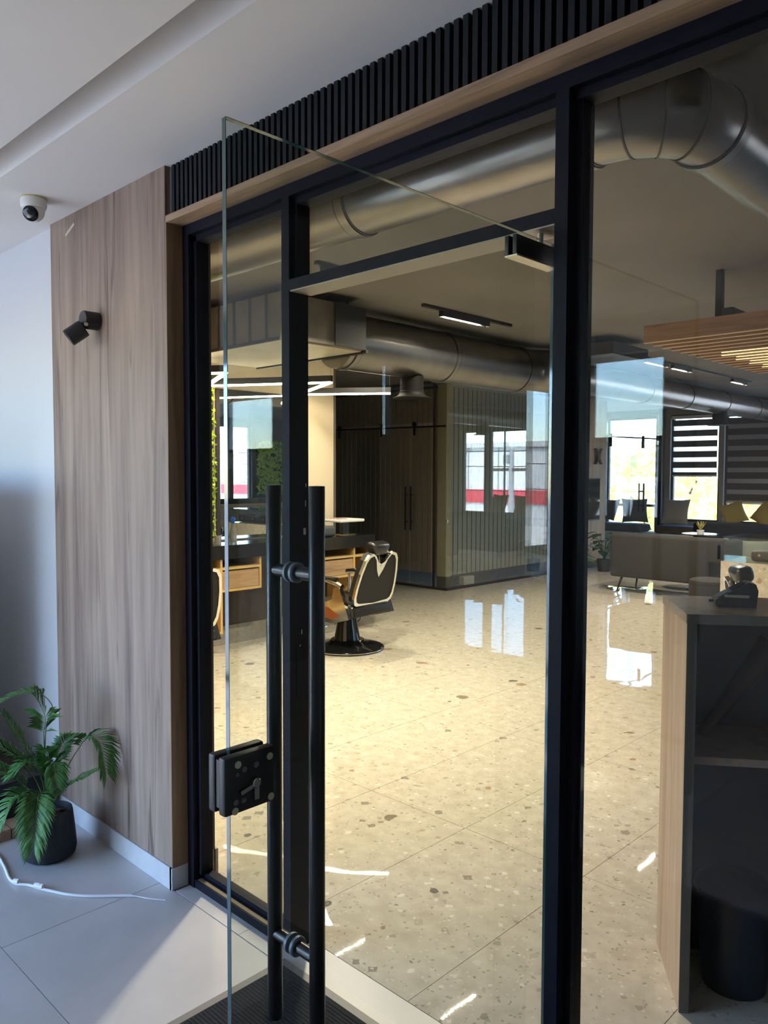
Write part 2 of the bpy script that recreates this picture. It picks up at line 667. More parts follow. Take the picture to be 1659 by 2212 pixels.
def wall_x(mb, x0, x1, y0, y1, z0, z1, ops):
    ys = y0
    for (ya, yb, za, zb) in sorted(ops):
        if ya > ys:
            mb.box(x0, x1, ys, ya, z0, z1)
        if za > z0:
            mb.box(x0, x1, ya, yb, z0, za)
        if zb < z1:
            mb.box(x0, x1, ya, yb, zb, z1)
        ys = yb
    if y1 > ys:
        mb.box(x0, x1, ys, y1, z0, z1)


# ---- shop floor: slab with the polished tiles that can be told apart, plain terrazzo beyond
fl_shop = S(B(-9.6, 3.2, 1.70, 15.0, -0.20, -0.012).build('floor', grout), 'polished beige terrazzo tile floor of the shop')
TX = [-2.75 + 0.6 * k for k in range(-6, 8)]
TY = [1.703, 2.743, 3.943, 5.143, 6.343]
g = 0.0012
tile_me = {}
for i in range(len(TX) - 1):
    for j in range(len(TY) - 1):
        MB().box(TX[i] + g, TX[i + 1] - g, TY[j] + g, TY[j + 1] - g, -0.012, 0.0).build('tile', terra, fl_shop)
far = MB()
far.box(-9.6, TX[0] - g, 1.703, 15.0, -0.012, 0.0)
far.box(TX[0] + g, 3.2, 6.343 + g, 15.0, -0.012, 0.0)
far.box(TX[-1] + g, 3.2, 1.703, 6.343 - g, -0.012, 0.0)
tag(far.build('tile', terra, fl_shop), kind='stuff')

# ---- lobby floor
fl_lob = S(B(-8.4, XR + 0.1, -2.1, 1.70, -0.20, -0.010).build('floor', grout), 'pale grey stone tile floor of the lobby')
LX = [-2.705 + 1.2 * k for k in range(-5, 5)]
LY = [1.543 - 0.6 * k for k in range(0, 7)]
for i in range(len(LX) - 1):
    for j in range(len(LY) - 1):
        x1 = min(LX[i + 1], XR + 0.1)
        if LX[i] < XR:
            MB().box(LX[i] + 0.0012, x1 - 0.0012, LY[j + 1] + 0.0012, LY[j] - 0.0012, -0.010, 0.0).build('tile', lobby_tile, fl_lob)
xs = [-2.61, -2.2, -1.0, 0.2, 1.4, XR]
for i in range(len(xs) - 1):
    MB().box(xs[i] + 0.001, xs[i + 1] - 0.001, 1.5455, 1.7, -0.010, 0.001).build('tile', lobby_tile, fl_lob)

# ---- lobby shell
cl = S(B(-8.4, XR + 0.1, 1.165, 1.70, ZL, 3.05).build('ceiling', ceil_paint), 'white lobby ceiling with a narrow recessed slot')
B(-8.4, XR + 0.1, -2.1, 1.065, ZL, 3.05).build('ceiling_panel', ceil_paint, cl)
B(-8.4, XR + 0.1, 1.065, 1.165, 2.98, 3.05).build('slot_top', ceil_paint, cl)
wl = S(B(-8.4, XJ, 1.56, 1.70, 0, ZL).build('wall_front', white_paint), 'white painted lobby wall beside the wooden panel')
wp = S(B(-3.622, XJ - 0.002, YP, 1.56, 0.088, ZL).build('trim_1', panel_wood), 'tall greyish brown wood laminate wall panel')
mk = MB()
mk.obox((-3.42, YP - 0.0006, 2.66), (0.93, 0, 0.37), (0, 1, 0), (-0.37, 0, 0.93), 0.045, 0.0006, 0.006)
mk.build('scratch', plain('raw_scratch', (0.62, 0.52, 0.40), 0.8), wp)
bb = S(B(-3.622, XJ + 0.0, YP - 0.004, 1.56, 0.0, 0.086).build('baseboard_left', skirt), 'pale grey tile skirting under the wooden panel')
B(XJ - 0.012, XJ + 0.006, YP - 0.004, 1.604, 0.0, 0.086).build('return_tile', skirt, bb)
B(-8.4, -3.624, 1.546, 1.56, 0.0, 0.086).build('wall_tile', skirt, bb)
wb = MB()
LW = [(-7.75, -6.75, 1.83, 2.46), (-6.15, -3.10, 0.0, 2.46), (-3.02, -2.40, 1.83, 2.46)]
wall_y(wb, -2.1, -1.9, -8.4, XR + 0.1, 0, 3.05, LW)
wall_x(wb, -8.4, -8.2, -1.9, 1.56, 0, 3.05, [])
wall_x(wb, XR, XR + 0.1, -1.9, 1.60, 0, 3.05, [])
S(wb.build('wall_back', white_paint), 'white lobby walls behind the camera')
for k, (xa, xb, za, zb) in enumerate(LW):
    f = MB()
    f.box(xa, xb, -2.02, -1.98, za, za + 0.04)
    f.box(xa, xb, -2.02, -1.98, zb - 0.04, zb)
    for x in (xa, xb - 0.04):
        f.box(x, x + 0.04, -2.02, -1.98, za, zb)
    if k == 1:
        f.box(-4.645, -4.605, -2.02, -1.98, 0.0, zb)
    wn = S(f.build('window_%d' % (21 + k) if k != 1 else 'door_2', frame_dk))
    for (a, b) in ([(xa + 0.04, xb - 0.04)] if k != 1 else [(xa + 0.04, -4.645), (-4.605, xb - 0.04)]):
        B(a, b, -2.004, -1.998, za + 0.04, zb - 0.04).build('pane', pane, wn)

# ---- shopfront: wooden header and jamb, black slats, black steel frame and glass
hd = S(B(XJ, XR, YP, YB, ZH, 2.543).build('trim_2', oak), 'oak header board over the black shopfront frame')
jb = S(B(XJ - 0.002, XJ + 0.004, YP, YF + 0.03, 0.088, ZH).build('trim_3', oak_v), 'oak jamb lining beside the black shopfront frame')
sb = S(B(XJ, XR, 1.583, 1.70, 2.5432, 3.05).build('trim_4', gap_black), 'black vertical slat band above the oak header')
me = B(0, 0.0165, 0, 0.028, 0, ZL - 2.5434).mesh('slat', slatb)
x = XJ + 0.018
while x < 0.62:
    o = link('slat', me, sb)
    o.location = (x, 1.555, 2.5434)
    x += 0.0295
wf = S(B(-8.4, XJ + 0.03, 1.62, 1.70, ZL, 3.05).build('wall_front', white_paint))
sf = struct('window_1', (0, YF, 0), 'black steel shopfront frame with clear glass panes')


def fm(x0, x1, y0, y1, z0, z1, name='frame'):
    return MB().box(x0, x1, y0, y1, z0, z1).build(name, black, sf)


fm(XJ + 0.005, XJ + 0.045, YF, YB, 0.0, ZH, 'stile')
fm(XJ + 0.045, XJ + 0.063, YF + 0.022, YB - 0.005, 0.05, ZH - 0.04, 'glazing_bead')
fm(XM0, XM1, YF, YB, 0.0, ZH - 0.038, 'mullion')
fm(XP0, XP1, YF, YB + 0.02, 0.0, ZH - 0.038, 'hinge_post')
fm(XP1, XP1 + 0.020, YF + 0.030, YB, 0.05, ZH - 0.045, 'glazing_bead')
fm(XJ + 0.045, XR, YF, YB, ZH - 0.038, ZH, 'head_rail')
fm(XJ + 0.045, XM0, YF + 0.022, YB - 0.005, ZH - 0.060, ZH - 0.038, 'glazing_bead')
fm(XM1, XP0, YF + 0.022, YB - 0.005, ZH - 0.060, ZH - 0.038, 'glazing_bead')
fm(XP1, XR, YF + 0.022, YB - 0.005, ZH - 0.060, ZH - 0.038, 'glazing_bead')
fm(XJ + 0.045, XM0, YF + 0.004, YB, 0.0, 0.034, 'bottom_rail')
fm(XJ + 0.045, XM0, YF + 0.040, YB - 0.004, 0.034, 0.052, 'glazing_bead')
MB().box(XJ + 0.06, XM0 - 0.01, YF + 0.010, YF + 0.024, 0.034, 0.036).build('rail_groove', plain('brass_dust', (0.16, 0.11, 0.05), 0.6), sf)
fm(XP1, XR, YF + 0.004, YB, 0.0, 0.034, 'bottom_rail')
fm(XM1, XP0, YF, YB, 2.184, 2.217, 'transom')
MB().box(XM1, XP0, YF + 0.004, YB + 0.012, 2.180, 2.184).build('transom_underside', plain('beige_anodised', (0.42, 0.36, 0.27), 0.45), sf)
fm(XM1, XM1 + 0.014, YF + 0.022, YB - 0.005, 2.217, ZH - 0.06, 'glazing_bead')
for (a, b, z0, z1) in ((XJ + 0.06, XM0, 0.05, ZH - 0.058), (XM1 + 0.012, XP0, 2.217, ZH - 0.058), (XP1 + 0.015, XR, 0.034, ZH - 0.058)):
    MB().box(a, b, 1.652, 1.660, z0, z1).build('pane', pane, sf)
lk = MB()
lk.box(XM1, XM1 + 0.002, 1.633, 1.657, 0.86, 1.02)
lk.build('strike_plate', black, sf)
ch = MB()
for (y, z, a, b) in ((1.668, 1.408, 0.010, 0.022), (1.672, 1.50, 0.003, 0.020), (1.674, 1.56, 0.003, 0.012), (1.655, 1.075, 0.004, 0.014), (1.648, 1.03, 0.003, 0.006)):
    ch.box(XM1, XM1 + 0.0008, y - a / 2, y + a / 2, z - b / 2, z + b / 2)
ch.build('paint_chip', plain('chipped_paint', (0.55, 0.50, 0.40), 0.7), sf)

# ---- the open glass door leaf (swung 90 degrees into the lobby)
XD, DY0, DY1, DZ0, DZ1 = -1.075, 0.737, 1.702, 0.016, 2.165
dr = struct('door_1', (XD, 1.645, 0), 'frameless glass door leaf standing open with black tube pull handles')
lf = MB()
t = 0.005
lf.cur = 0
lf.add([(XD - t, DY0, DZ0), (XD - t, DY1, DZ0), (XD - t, DY1, DZ1), (XD - t, DY0, DZ1)], [(0, 1, 2, 3)])
lf.add([(XD + t, DY0, DZ0), (XD + t, DY1, DZ0), (XD + t, DY1, DZ1), (XD + t, DY0, DZ1)], [(0, 3, 2, 1)])
leafo = lf.build('pane', leaf_glass, dr, fix=False)
ed = MB()
ed.box(XD - t, XD + t, DY0 - 0.001, DY0, DZ0, DZ1)
ed.box(XD - t, XD + t, DY1, DY1 + 0.001, DZ0, DZ1)
ed.box(XD - t, XD + t, DY0, DY1, DZ1, DZ1 + 0.001)
ed.build('polished_edge', glass_edge, leafo)
HY, HZ0, HZ1 = 0.877, 0.585, 1.578
for sx, off in ((-1, 0.057), (1, 0.062)):
    hb = MB()
    hb.lathe([(0.0005, HZ1 + 0.0008), (0.0132, HZ1), (0.014, HZ1 - 0.001), (0.014, HZ0 + 0.001), (0.0132, HZ0), (0.0005, HZ0)], (XD + sx * off, HY, 0), 28)
    hbar = hb.build('pull_bar', blackh, dr, True)
    for z in (1.425, 0.748):
        MB().tube([(XD + sx * 0.006, HY, z), (XD + sx * off, HY, z)], 0.0115, 20).build('standoff', blackh, hbar, True)
        MB().lathe([(0.018, 0), (0.018, 0.006), (0.016, 0.008)], (XD + sx * 0.005, HY, z), 24, (sx, 0, 0)).build('washer', plain('grey_gasket', (0.16, 0.20, 0.26), 0.4) if 'grey_gasket' not in MATS else MATS['grey_gasket'], hbar, True)
lo = MB()
for sx in (-1, 1):
    lo.rbox(XD + sx * 0.005 if sx > 0 else XD - 0.024, XD + 0.024 if sx > 0 else XD - 0.005, 0.713, 0.814, 1.040, 1.137, 0.004, 2)
lo.box(XD - 0.006, XD + 0.006, 0.716, 0.734, 1.05, 1.13)
lock = lo.build('lock_case', plastic_b, dr, True)
XN = XD + 0.024
for (y, z, r, nm) in ((0.739, 1.122, 0.0062, 'cover_screw'), (0.804, 1.120, 0.0062, 'cover_screw'), (0.806, 1.050, 0.0062, 'cover_screw'), (0.733, 1.046, 0.0062, 'cover_screw')):
    MB().lathe([(r, 0), (r, 0.0012)], (XN, y, z), 20, (1, 0, 0)).build(nm, MATS['screw_cream'] if 'screw_cream' in MATS else plain('screw_cream', (0.62, 0.58, 0.42), 0.4, 0.2), lock)
for (y, z, r) in ((0.776, 1.113, 0.0055), (0.752, 1.111, 0.0048), (0.735, 1.060, 0.0050), (0.750, 1.060, 0.0050), (0.738, 1.106, 0.003)):
    MB().lathe([(r, 0), (r, 0.0008), (r * 0.5, 0.001), (r * 0.4, 0.0025), (0.0003, 0.0028)], (XN, y, z), 18, (1, 0, 0)).build('recessed_screw', plain('dark_steel', (0.25, 0.24, 0.22), 0.3, 0.9) if 'dark_steel' not in MATS else MATS['dark_steel'], lock, True)
ky = MB()
ky.lathe([(0.0085, 0), (0.0085, 0.010), (0.007, 0.0115)], (XN, 0.770, 1.086), 20, (1, 0, 0))
ky.box(XN, XN + 0.010, 0.7652, 0.7748, 1.058, 1.084)
ky.build('key_cylinder', plain('steel', (0.55, 0.54, 0.52), 0.25, 1.0), lock, True)
MB().obox((XN + 0.004, 0.752, 1.078), (0, 1, 0.25), (1, 0, 0), (0, -0.25, 1), 0.012, 0.003, 0.0035).build('turn_lever', MATS['steel'], lock)
pt = MB()
for sx in (-1, 1):
    pt.rbox(XD + 0.0052 if sx > 0 else XD - 0.017, XD + 0.017 if sx > 0 else XD - 0.0052, 1.522, 1.706, 2.107, 2.152, 0.002, 2)
pt.build('top_patch_fitting', plastic_b, dr, True)
MB().box(XD - 0.017, XD + 0.017, 1.524, 1.704, 2.103, 2.1065).build('patch_gasket', nickel, dr)
MB().tube([(XD, 1.645, 2.152), (XD, 1.645, 2.182)], 0.008, 12).build('pivot_pin', nickel, dr, True)
pt = MB()
for sx in (-1, 1):
    pt.rbox(XD + 0.0052 if sx > 0 else XD - 0.017, XD + 0.017 if sx > 0 else XD - 0.0052, 1.522, 1.706, 0.012, 0.06, 0.002, 2)
pt.build('bottom_patch_fitting', plastic_b, dr, True)

# ---- shop shell
S(B(-9.6, 3.2, 1.70, 15.0, ZS, 3.1).build('ceiling', shop_ceil), 'dark grey shop ceiling')
wall_f = MB()
wall_f.box(-9.6, XJ + 0.002, 1.70, 1.725, 0, ZS)
wall_f.box(XR, 3.2, 1.70, 1.78, 0, ZS)
wfi = S(wall_f.build('wall_front', cream), 'cream inner face of the shop front wall')
B(XJ + 0.003, XR, 1.701, 1.725, ZH + 0.02, ZS).build('lintel_lining', shop_ceil, wfi)
B(XJ + 0.002, XJ + 0.006, 1.701, 1.727, 0.1, ZH).build('end_cladding', dark_wall, wfi)
B(XJ - 0.02, XJ + 0.012, 1.726, 1.738, 0.0, 0.1).build('baseboard', shop_skirt, wfi)
wle = S(B(-6.32, -6.12, 1.73, 5.53, 0, ZS).build('wall_left', cream), 'cream painted wall behind the barber stations')
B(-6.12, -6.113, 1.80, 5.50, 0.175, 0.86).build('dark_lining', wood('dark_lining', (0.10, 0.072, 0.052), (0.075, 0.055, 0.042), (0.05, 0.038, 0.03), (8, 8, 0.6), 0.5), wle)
B(-6.12, -6.105, 1.80, 5.53, 0.0, 0.175).build('baseboard', shop_skirt, wle)
B(-6.325, -6.10, 5.53, 5.545, 0.0, ZS).build('end_cladding', dark_wall, wle)
wo = S(B(-9.6, -9.5, 1.78, 15.0, 0, ZS).build('wall_left', dark_wall))
WB = [(-9.3, -8.08, 0.69, 2.74), (-8.02, -6.93, 0.30, 2.74), (-6.65, -5.71, 0.69, 2.74), (-5.625, -4.35, 0.69, 2.74), (-3.62, -2.58, 0.66, 2.62), (-2.46, -1.78, 0.66, 2.62), (-1.2, 0.4, 0.66, 2.62)]
wk = MB()
wall_y(wk, 14.8, 15.0, -9.6, 3.2, 0, ZS, WB)
S(wk.build('wall_back', plain('taupe_wall', (0.24, 0.215, 0.19), 0.8)), 'taupe back wall of the shop around the windows')
for k, (xa, xb, za, zb) in enumerate(WB):
    f = MB()
    f.box(xa, xb, 14.86, 14.92, za, za + 0.05)
    f.box(xa, xb, 14.86, 14.92, zb - 0.05, zb)
    f.box(xa, xa + 0.045, 14.86, 14.92, za, zb)
    f.box(xb - 0.045, xb, 14.86, 14.92, za, zb)
    if k == 4:
        f.box(xb - 0.42, xb - 0.39, 14.87, 14.91, za, zb)
    if k == 1:
        f.box(xa, xb, 14.87, 14.91, 0.95, 1.0)
    wn = S(f.build('window_%d' % (k + 2), frame_dk), None)
    B(xa + 0.045, xb - 0.045, 14.886, 14.894, za + 0.05, zb - 0.05).build('pane', pane, wn)
wr = MB()
RW = [(5.28, 5.50, 1.93, 2.66), (7.2, 8.4, 0.7, 2.62), (9.9, 10.5, 0.9, 2.7), (10.62, 11.15, 0.9, 2.7)]
wall_x(wr, 3.0, 3.2, 1.78, 14.8, 0, ZS, RW)
S(wr.build('wall_right', dark_wall), 'dark right wall of the shop')
for k, (ya, yb, za, zb) in enumerate(RW):
    f = MB()
    for (a, b, c, d) in ((ya, yb, za, za + 0.04), (ya, yb, zb - 0.04, zb), (ya, ya + 0.04, za, zb), (yb - 0.04, yb, za, zb)):
        f.box(3.06, 3.11, a, b, c, d)
    wn = S(f.build('window_%d' % (k + 10), frame_dk))
    B(3.082, 3.088, ya + 0.04, yb - 0.04, za + 0.04, zb - 0.04).build('pane', pane, wn)

# ---- glazed office: corner at (-6.8, 8.22)
XO, YO = -6.8, 8.22
of = struct('window_30', (XO, YO, 0), 'dark framed glass walls of the corner office')
for (a, b, c, d, e, f) in ((-9.5, XO, YO - 0.012, YO + 0.02, 0, 0.035), (XO - 0.02, XO + 0.012, YO, 11.05, 0, 0.035), (-9.5, XO, YO - 0.012, YO + 0.03, 2.83, ZS), (XO - 0.03, XO + 0.012, YO, 11.05, 2.83, ZS)):
    B(a, b, c, d, e, f).build('track', frame_dk, of)
for (y0, y1) in ((YO, 9.62), (9.625, 11.0)):
    B(XO - 0.005, XO + 0.005, y0, y1, 0.035, 2.83).build('pane', office_glass, of)
B(-7.03, XO - 0.006, YO - 0.005, YO + 0.005, 0.035, 2.83).build('pane', office_glass, of)
B(-7.05, -7.03, YO - 0.012, YO + 0.02, 0.0, 2.83).build('post', frame_dk, of)
for (x0, x1, yy) in ((-8.6, -7.46, YO - 0.035), (-7.44, -7.06, YO - 0.035), (-9.48, -8.1, YO)):
    B(x0, x1, yy - 0.005, yy + 0.005, 0.03, 2.24).build('pane', office_glass, of)
B(-9.48, -7.06, YO - 0.005, YO + 0.005, 2.30, 2.83).build('pane', office_glass, of)
MB().tube([(-9.4, YO - 0.05, 2.265), (XO + 0.01, YO - 0.05, 2.24)], 0.0125, 12).build('sliding_rail', black, of, True)
for x in (-7.36, -8.0, -8.9):
    r = MB()
    r.lathe([(0.035, -0.012), (0.035, 0.012)], (x, YO - 0.05, 2.285), 16, (0, 1, 0))
    r.box(x - 0.015, x + 0.015, YO - 0.06, YO - 0.04, 2.13, 2.29)
    r.build('roller_hanger', black, of, True)
for x in (-7.50, -7.40):
    h = MB()
    h.tube([(x, YO - 0.075, 0.80), (x, YO - 0.075, 1.42)], 0.014, 12)
    for z in (0.92, 1.30):
        h.tube([(x, YO - 0.075, z), (x, YO - 0.03, z)], 0.009, 10)
    h.build('pull_handle', black, of, True)
B(XO - 0.012, XO + 0.012, YO - 0.012, YO + 0.01, 0.93, 0.97).build('glass_clamp', nickel, of)
# beige corner post behind the glass
S(B(-7.02, XO - 0.06, YO + 0.05, YO + 0.16, 0.18, 2.82).build('trim_5', cream), 'beige post behind the office glass corner')
S(B(-7.02, XO - 0.06, YO + 0.05, YO + 0.16, 0.0, 0.179).build('trim_6', dark_wall))
# wooden feature wall beyond the office and a second glass room
fw_ = S(B(XO - 0.14, XO, 11.06, 12.56, 0.0, ZS).build('wall_left', wall_wood), 'light oak feature wall carrying the television')
B(XO, XO + 0.02, 11.06, 12.56, 0.0, 0.11).build('baseboard', plain('dark_skirting', (0.05, 0.045, 0.045), 0.5), fw_)
g2 = struct('window_31', (XO, 12.6, 0), 'glass sliding partition with a black rail beside the oak wall')
B(XO - 0.005, XO + 0.005, 12.57, 13.7, 0.03, 2.5).build('pane', case_glass, g2)
B(XO + 0.03, XO + 0.04, 13.4, 14.55, 0.03, 2.24).build('pane', case_glass, g2)
B(XO - 0.02, XO + 0.04, 14.66, 14.8, 0.0, ZS).build('post', frame_dk, g2)
B(XO - 0.02, XO + 0.04, 12.57, 14.7, 0.0, 0.03).build('track', frame_dk, g2)
MB().tube([(XO + 0.05, 12.5, 2.255), (XO + 0.05, 14.6, 2.275)], 0.014, 10).build('sliding_rail', black, g2, True)
for y in (12.62, 13.85):
    B(XO + 0.03, XO + 0.07, y - 0.02, y + 0.02, 2.08, 2.31).build('roller_hanger', black, g2)
for dx in (0.0, 0.09):
    h = MB()
    h.tube([(XO + dx, 13.83, 0.90), (XO + dx, 13.83, 1.43)], 0.016, 10)
    h.build('pull_handle', black, g2, True)
MB().tube([(XO, 13.83, 1.28), (XO + 0.09, 13.83, 1.28)], 0.012, 8).build('handle_bolt', black, g2, True)
MB().tube([(XO, 13.83, 1.02), (XO + 0.09, 13.83, 1.02)], 0.012, 8).build('handle_bolt', black, g2, True)

# ================================================================== LOBBY THINGS
# ---- door mat
dm = thing('door_mat', (-1.3, 1.0, 0), 'charcoal ribbed entrance mat with a grey metal edge in the doorway', 'mat')
B(-1.945, -0.30, 0.40, 1.538, 0.001, 0.011).build('mat_pile', mat_fiber, dm)
for (a, b, c, d) in ((-1.972, -1.945, 0.373, 1.565), (-0.30, -0.273, 0.373, 1.565), (-1.945, -0.30, 1.538, 1.565), (-1.945, -0.30, 0.373, 0.40)):
    B(a, b, c, d, 0.001, 0.010).build('edge_strip', mat_edge, dm)
rb = MB()
for k in range(94):
    y = 0.404 + k * 0.012
    rb.box(-1.943, -0.302, y, y + 0.007, 0.011, 0.0125)
tag(rb.build('rib', mat_fiber, dm), kind='stuff')

# ---- wall spotlight on the wooden panel
ws = thing('wall_spotlight', (-3.166, YP, 2.229), 'matt black two cylinder wall spotlight on the wooden panel', 'lamp')
MB().lathe([(0.034, 0), (0.037, 0.002), (0.037, 0.062), (0.035, 0.066), (0.002, 0.0665)], (-3.166, YP - 0.001, 2.229), 28, (0, -1, 0)).build('mount', plastic_b, ws, True)
hd_ax = Vector((-0.35, -0.72, -0.60)).normalized()
MB().lathe([(0.002, -0.001), (0.034, 0), (0.036, 0.003), (0.036, 0.074), (0.034, 0.076), (0.030, 0.070), (0.002, 0.068)], (-3.166 - 0.008, YP - 0.058, 2.196), 28, hd_ax).build('head', plastic_b, ws, True)
MB().lathe([(0.007, -0.004), (0.007, 0.004)], (-3.136, YP - 0.066, 2.205), 14, (1, 0, 0)).build('pivot_screw', nickel, ws, True)

# ---- dome camera under the lobby ceiling
scx, scy = -3.325, 1.345
sc_ = thing('security_camera', (scx, scy, ZL), 'small white dome security camera under the lobby ceiling', 'camera')
MB().lathe([(0.002, 0), (0.050, -0.001), (0.051, -0.030), (0.047, -0.044), (0.042, -0.046), (0.002, -0.046)], (scx, scy, ZL), 28).build('base', plastic_w, sc_, True)
tc = Vector((scx, scy, ZL - 0.052))
dn = (Vector((0, 0, 1.75)) - tc)
dn = Vector((0.60, -0.62, -0.55)).normalized()
MB().lathe([(0.043 * sin(a), -0.043 * cos(a)) for a in [0.02 + pi * k / 14 * 0.985 for k in range(15)]], tc, 28).build('ball', plastic_w, sc_, True)
MB().lathe([(0.0305, 0.028), (0.0315, 0.036), (0.026, 0.040), (0.012, 0.0435), (0.001, 0.044)], tc, 24, dn).build('lens_window', screen_m, sc_, True)
MB().lathe([(0.0525, -0.0005), (0.0525, -0.006)], (scx, scy, ZL), 24).build('gasket_ring', plain('yellowed_gasket', (0.60, 0.52, 0.22), 0.7), sc_)

# ---- potted palm
RV, TV = Vector((0.717, 0.697, 0)), Vector((0.697, -0.717, 0))
PC = Vector((-3.235, 1.325, 0))
pp = thing('potted_palm', PC, 'small artificial palm with feathery green fronds in a black pot', 'plant')
MB().lathe([(0.002, 0.002), (0.088, 0.001), (0.103, 0.012), (0.108, 0.035), (0.104, 0.09), (0.094, 0.185), (0.092, 0.195), (0.088, 0.196), (0.086, 0.17), (0.002, 0.168)], PC, 32).build('pot', pot_m, pp, True)
so = MB()
so.lathe([(0.085, 0.168), (0.06, 0.176), (0.03, 0.174), (0.002, 0.178)], PC, 20)
for k in range(16):
    a, r = random.uniform(0, 2 * pi), random.uniform(0.01, 0.075)
    so.rbox(*(lambda x, y, q: (x - q, x + q, y - q, y + q, 0.170, 0.170 + 1.5 * q))(PC.x + r * cos(a), PC.y + r * sin(a), random.uniform(0.006, 0.011)), 0.003, 1)
so.build('bark_mulch', soil_m, pp)


def bez(ps, n):
    """smooth polyline through control points"""
    P = [Vector(p) for p in ps]
    P = [P[0] * 2 - P[1]] + P + [P[-1] * 2 - P[-2]]
    out = []
    for i in range(1, len(P) - 2):
        for k in range(n):
            t_ = k / n
            a, b, c, d = P[i - 1], P[i], P[i + 1], P[i + 2]
            out.append(0.5 * ((2 * b) + (c - a) * t_ + (2 * a - 5 * b + 4 * c - d) * t_ ** 2 + (3 * b - a - 3 * c + d) * t_ ** 3))
    out.append(P[-2])
    return out


def frond(ctrl, start, llen, mat=leaf_g):
    pts = bez([PC + Vector((0, 0, 0.175)) + RV * u + TV * w_ + Vector((0, 0, z)) for (u, w_, z) in ctrl], 12)
    st = MB()
    n = len(pts)
    st.tube(pts, [0.0028 * (1 - 0.75 * i / n) for i in range(n)], 6)
    fr = st.build('frond', MATS['stem_green'] if 'stem_green' in MATS else plain('stem_green', (0.09, 0.16, 0.03), 0.6), pp, True)
    lb = MB()
    N = int((1 - start) * 44)
    for k in range(N):
        f_ = start + (1 - start) * (k + 0.5) / N
        i = min(int(f_ * (n - 1)), n - 2)
        p = pts[i].lerp(pts[i + 1], f_ * (n - 1) - i)
        tg = (pts[i + 1] - pts[i]).normalized()
        sd_ = tg.cross(Vector((0, 0, 1)))
        if sd_.length < 0.2:
            sd_ = tg.cross(TV)
        sd_.normalize()
        nn = sd_.cross(tg).normalized()
        g_ = (k + 0.5) / N
        ln = llen * 1.2 * (0.6 + 0.7 * sin(pi * min(1, g_ * 0.8 + 0.12)))
        for s_ in (-1, 1):
            d = (sd_ * s_ * (0.85 - 0.35 * g_) + tg * (0.45 + 0.5 * g_) + nn * random.uniform(0.12, 0.34)).normalized()
            wv = d.cross(nn).normalized() * random.uniform(0.0062, 0.0088)
            dr_ = Vector((0, 0, -1)) * ln * 0.18
            a0, a1, a2 = p, p + d * ln * 0.55 + Vector((0, 0, 0.002)), p + d * ln + dr_
            up_ = nn * 0.0015
            lb.add([a0, a1 + wv, a2, a1 - wv, a1 + up_], [(0, 1, 4), (1, 2, 4), (2, 3, 4), (3, 0, 4)])
    lb.build('leaflets', mat, fr, fix=False)


for ctrl, st, ll in (
        (((0, 0, 0), (-0.012, 0, 0.20), (-0.004, 0, 0.37), (0.028, 0.01, 0.455), (-0.02, 0.02, 0.515), (-0.10, 0.03, 0.515), (-0.175, 0.05, 0.48)), 0.62, 0.052),
        (((0, 0, 0), (-0.010, 0.0, 0.22), (-0.010, 0.01, 0.34), (0.000, 0.02, 0.42), (-0.035, 0.03, 0.51)), 0.52, 0.072),
        (((0, 0, 0), (0.07, -0.01, 0.18), (0.13, 0.0, 0.28), (0.18, 0.02, 0.335), (0.235, 0.04, 0.31), (0.265, 0.06, 0.20)), 0.42, 0.066),
        (((0, 0, 0), (-0.035, 0.0, 0.18), (-0.09, 0.02, 0.30), (-0.165, 0.03, 0.43)), 0.45, 0.045),
        (((0, 0, 0), (-0.06, 0.0, 0.16), (-0.15, 0.02, 0.27), (-0.29, 0.05, 0.315)), 0.35, 0.060),
        (((0, 0, 0), (-0.07, 0.03, 0.12), (-0.17, 0.05, 0.20), (-0.31, 0.06, 0.205)), 0.35, 0.058),
        (((0, 0.0, 0), (-0.03, 0.06, 0.10), (-0.085, 0.11, 0.11), (-0.135, 0.15, -0.015)), 0.35, 0.066),
        (((0, 0, 0), (0.0, 0.07, 0.12), (0.01, 0.13, 0.09), (0.012, 0.17, -0.06)), 0.35, 0.070),
        (((0, 0, 0), (0.05, 0.03, 0.09), (0.12, 0.05, 0.15), (0.215, 0.06, 0.20)), 0.30, 0.052),
        (((0, 0, 0), (0.03, 0.05, 0.15), (0.055, 0.07, 0.25), (0.08, 0.11, 0.18)), 0.40, 0.052),
        (((0, 0, 0), (-0.02, 0.02, 0.16), (-0.05, 0.05, 0.24), (-0.11, 0.09, 0.20)), 0.40, 0.050),
        (((0, 0, 0), (0.02, -0.05, 0.16), (0.03, -0.09, 0.26), (0.06, -0.12, 0.28)), 0.45, 0.050),
        (((0, 0, 0), (0.0, 0.03, 0.17), (0.02, 0.05, 0.27), (0.005, 0.08, 0.30)), 0.45, 0.046)):
    frond(ctrl, st, ll)

# ---- low wooden plinth with a black trough on it at the wall
lp = thing('wooden_plinth', (-4.0, 1.25, 0), 'low wooden plinth board on the lobby floor behind the potted palm', 'plinth')
for k in range(2):
    B(-4.6, -3.492, 1.00 + k * 0.27, 1.265 + k * 0.27, 0.0, 0.048).build('plank', oak, lp)
bt = thing('black_trough', (-4.0, 1.3, 0.049), 'black rectangular trough standing on the wooden plinth', 'planter')
tr_ = MB()
for (a, b, c, d, e, f) in ((-4.5, -3.60, 1.06, 1.085, 0.049, 0.21), (-4.5, -3.60, 1.465, 1.49, 0.049, 0.21), (-4.5, -4.475, 1.085, 1.465, 0.049, 0.21), (-3.625, -3.60, 1.085, 1.465, 0.049, 0.21), (-4.475, -3.625, 1.085, 1.465, 0.049, 0.07)):
    tr_.box(a, b, c, d, e, f)
tr_.build('shell', pot_m, bt)
B(-4.475, -3.625, 1.085, 1.465, 0.07, 0.185).build('soil', soil_m, bt)
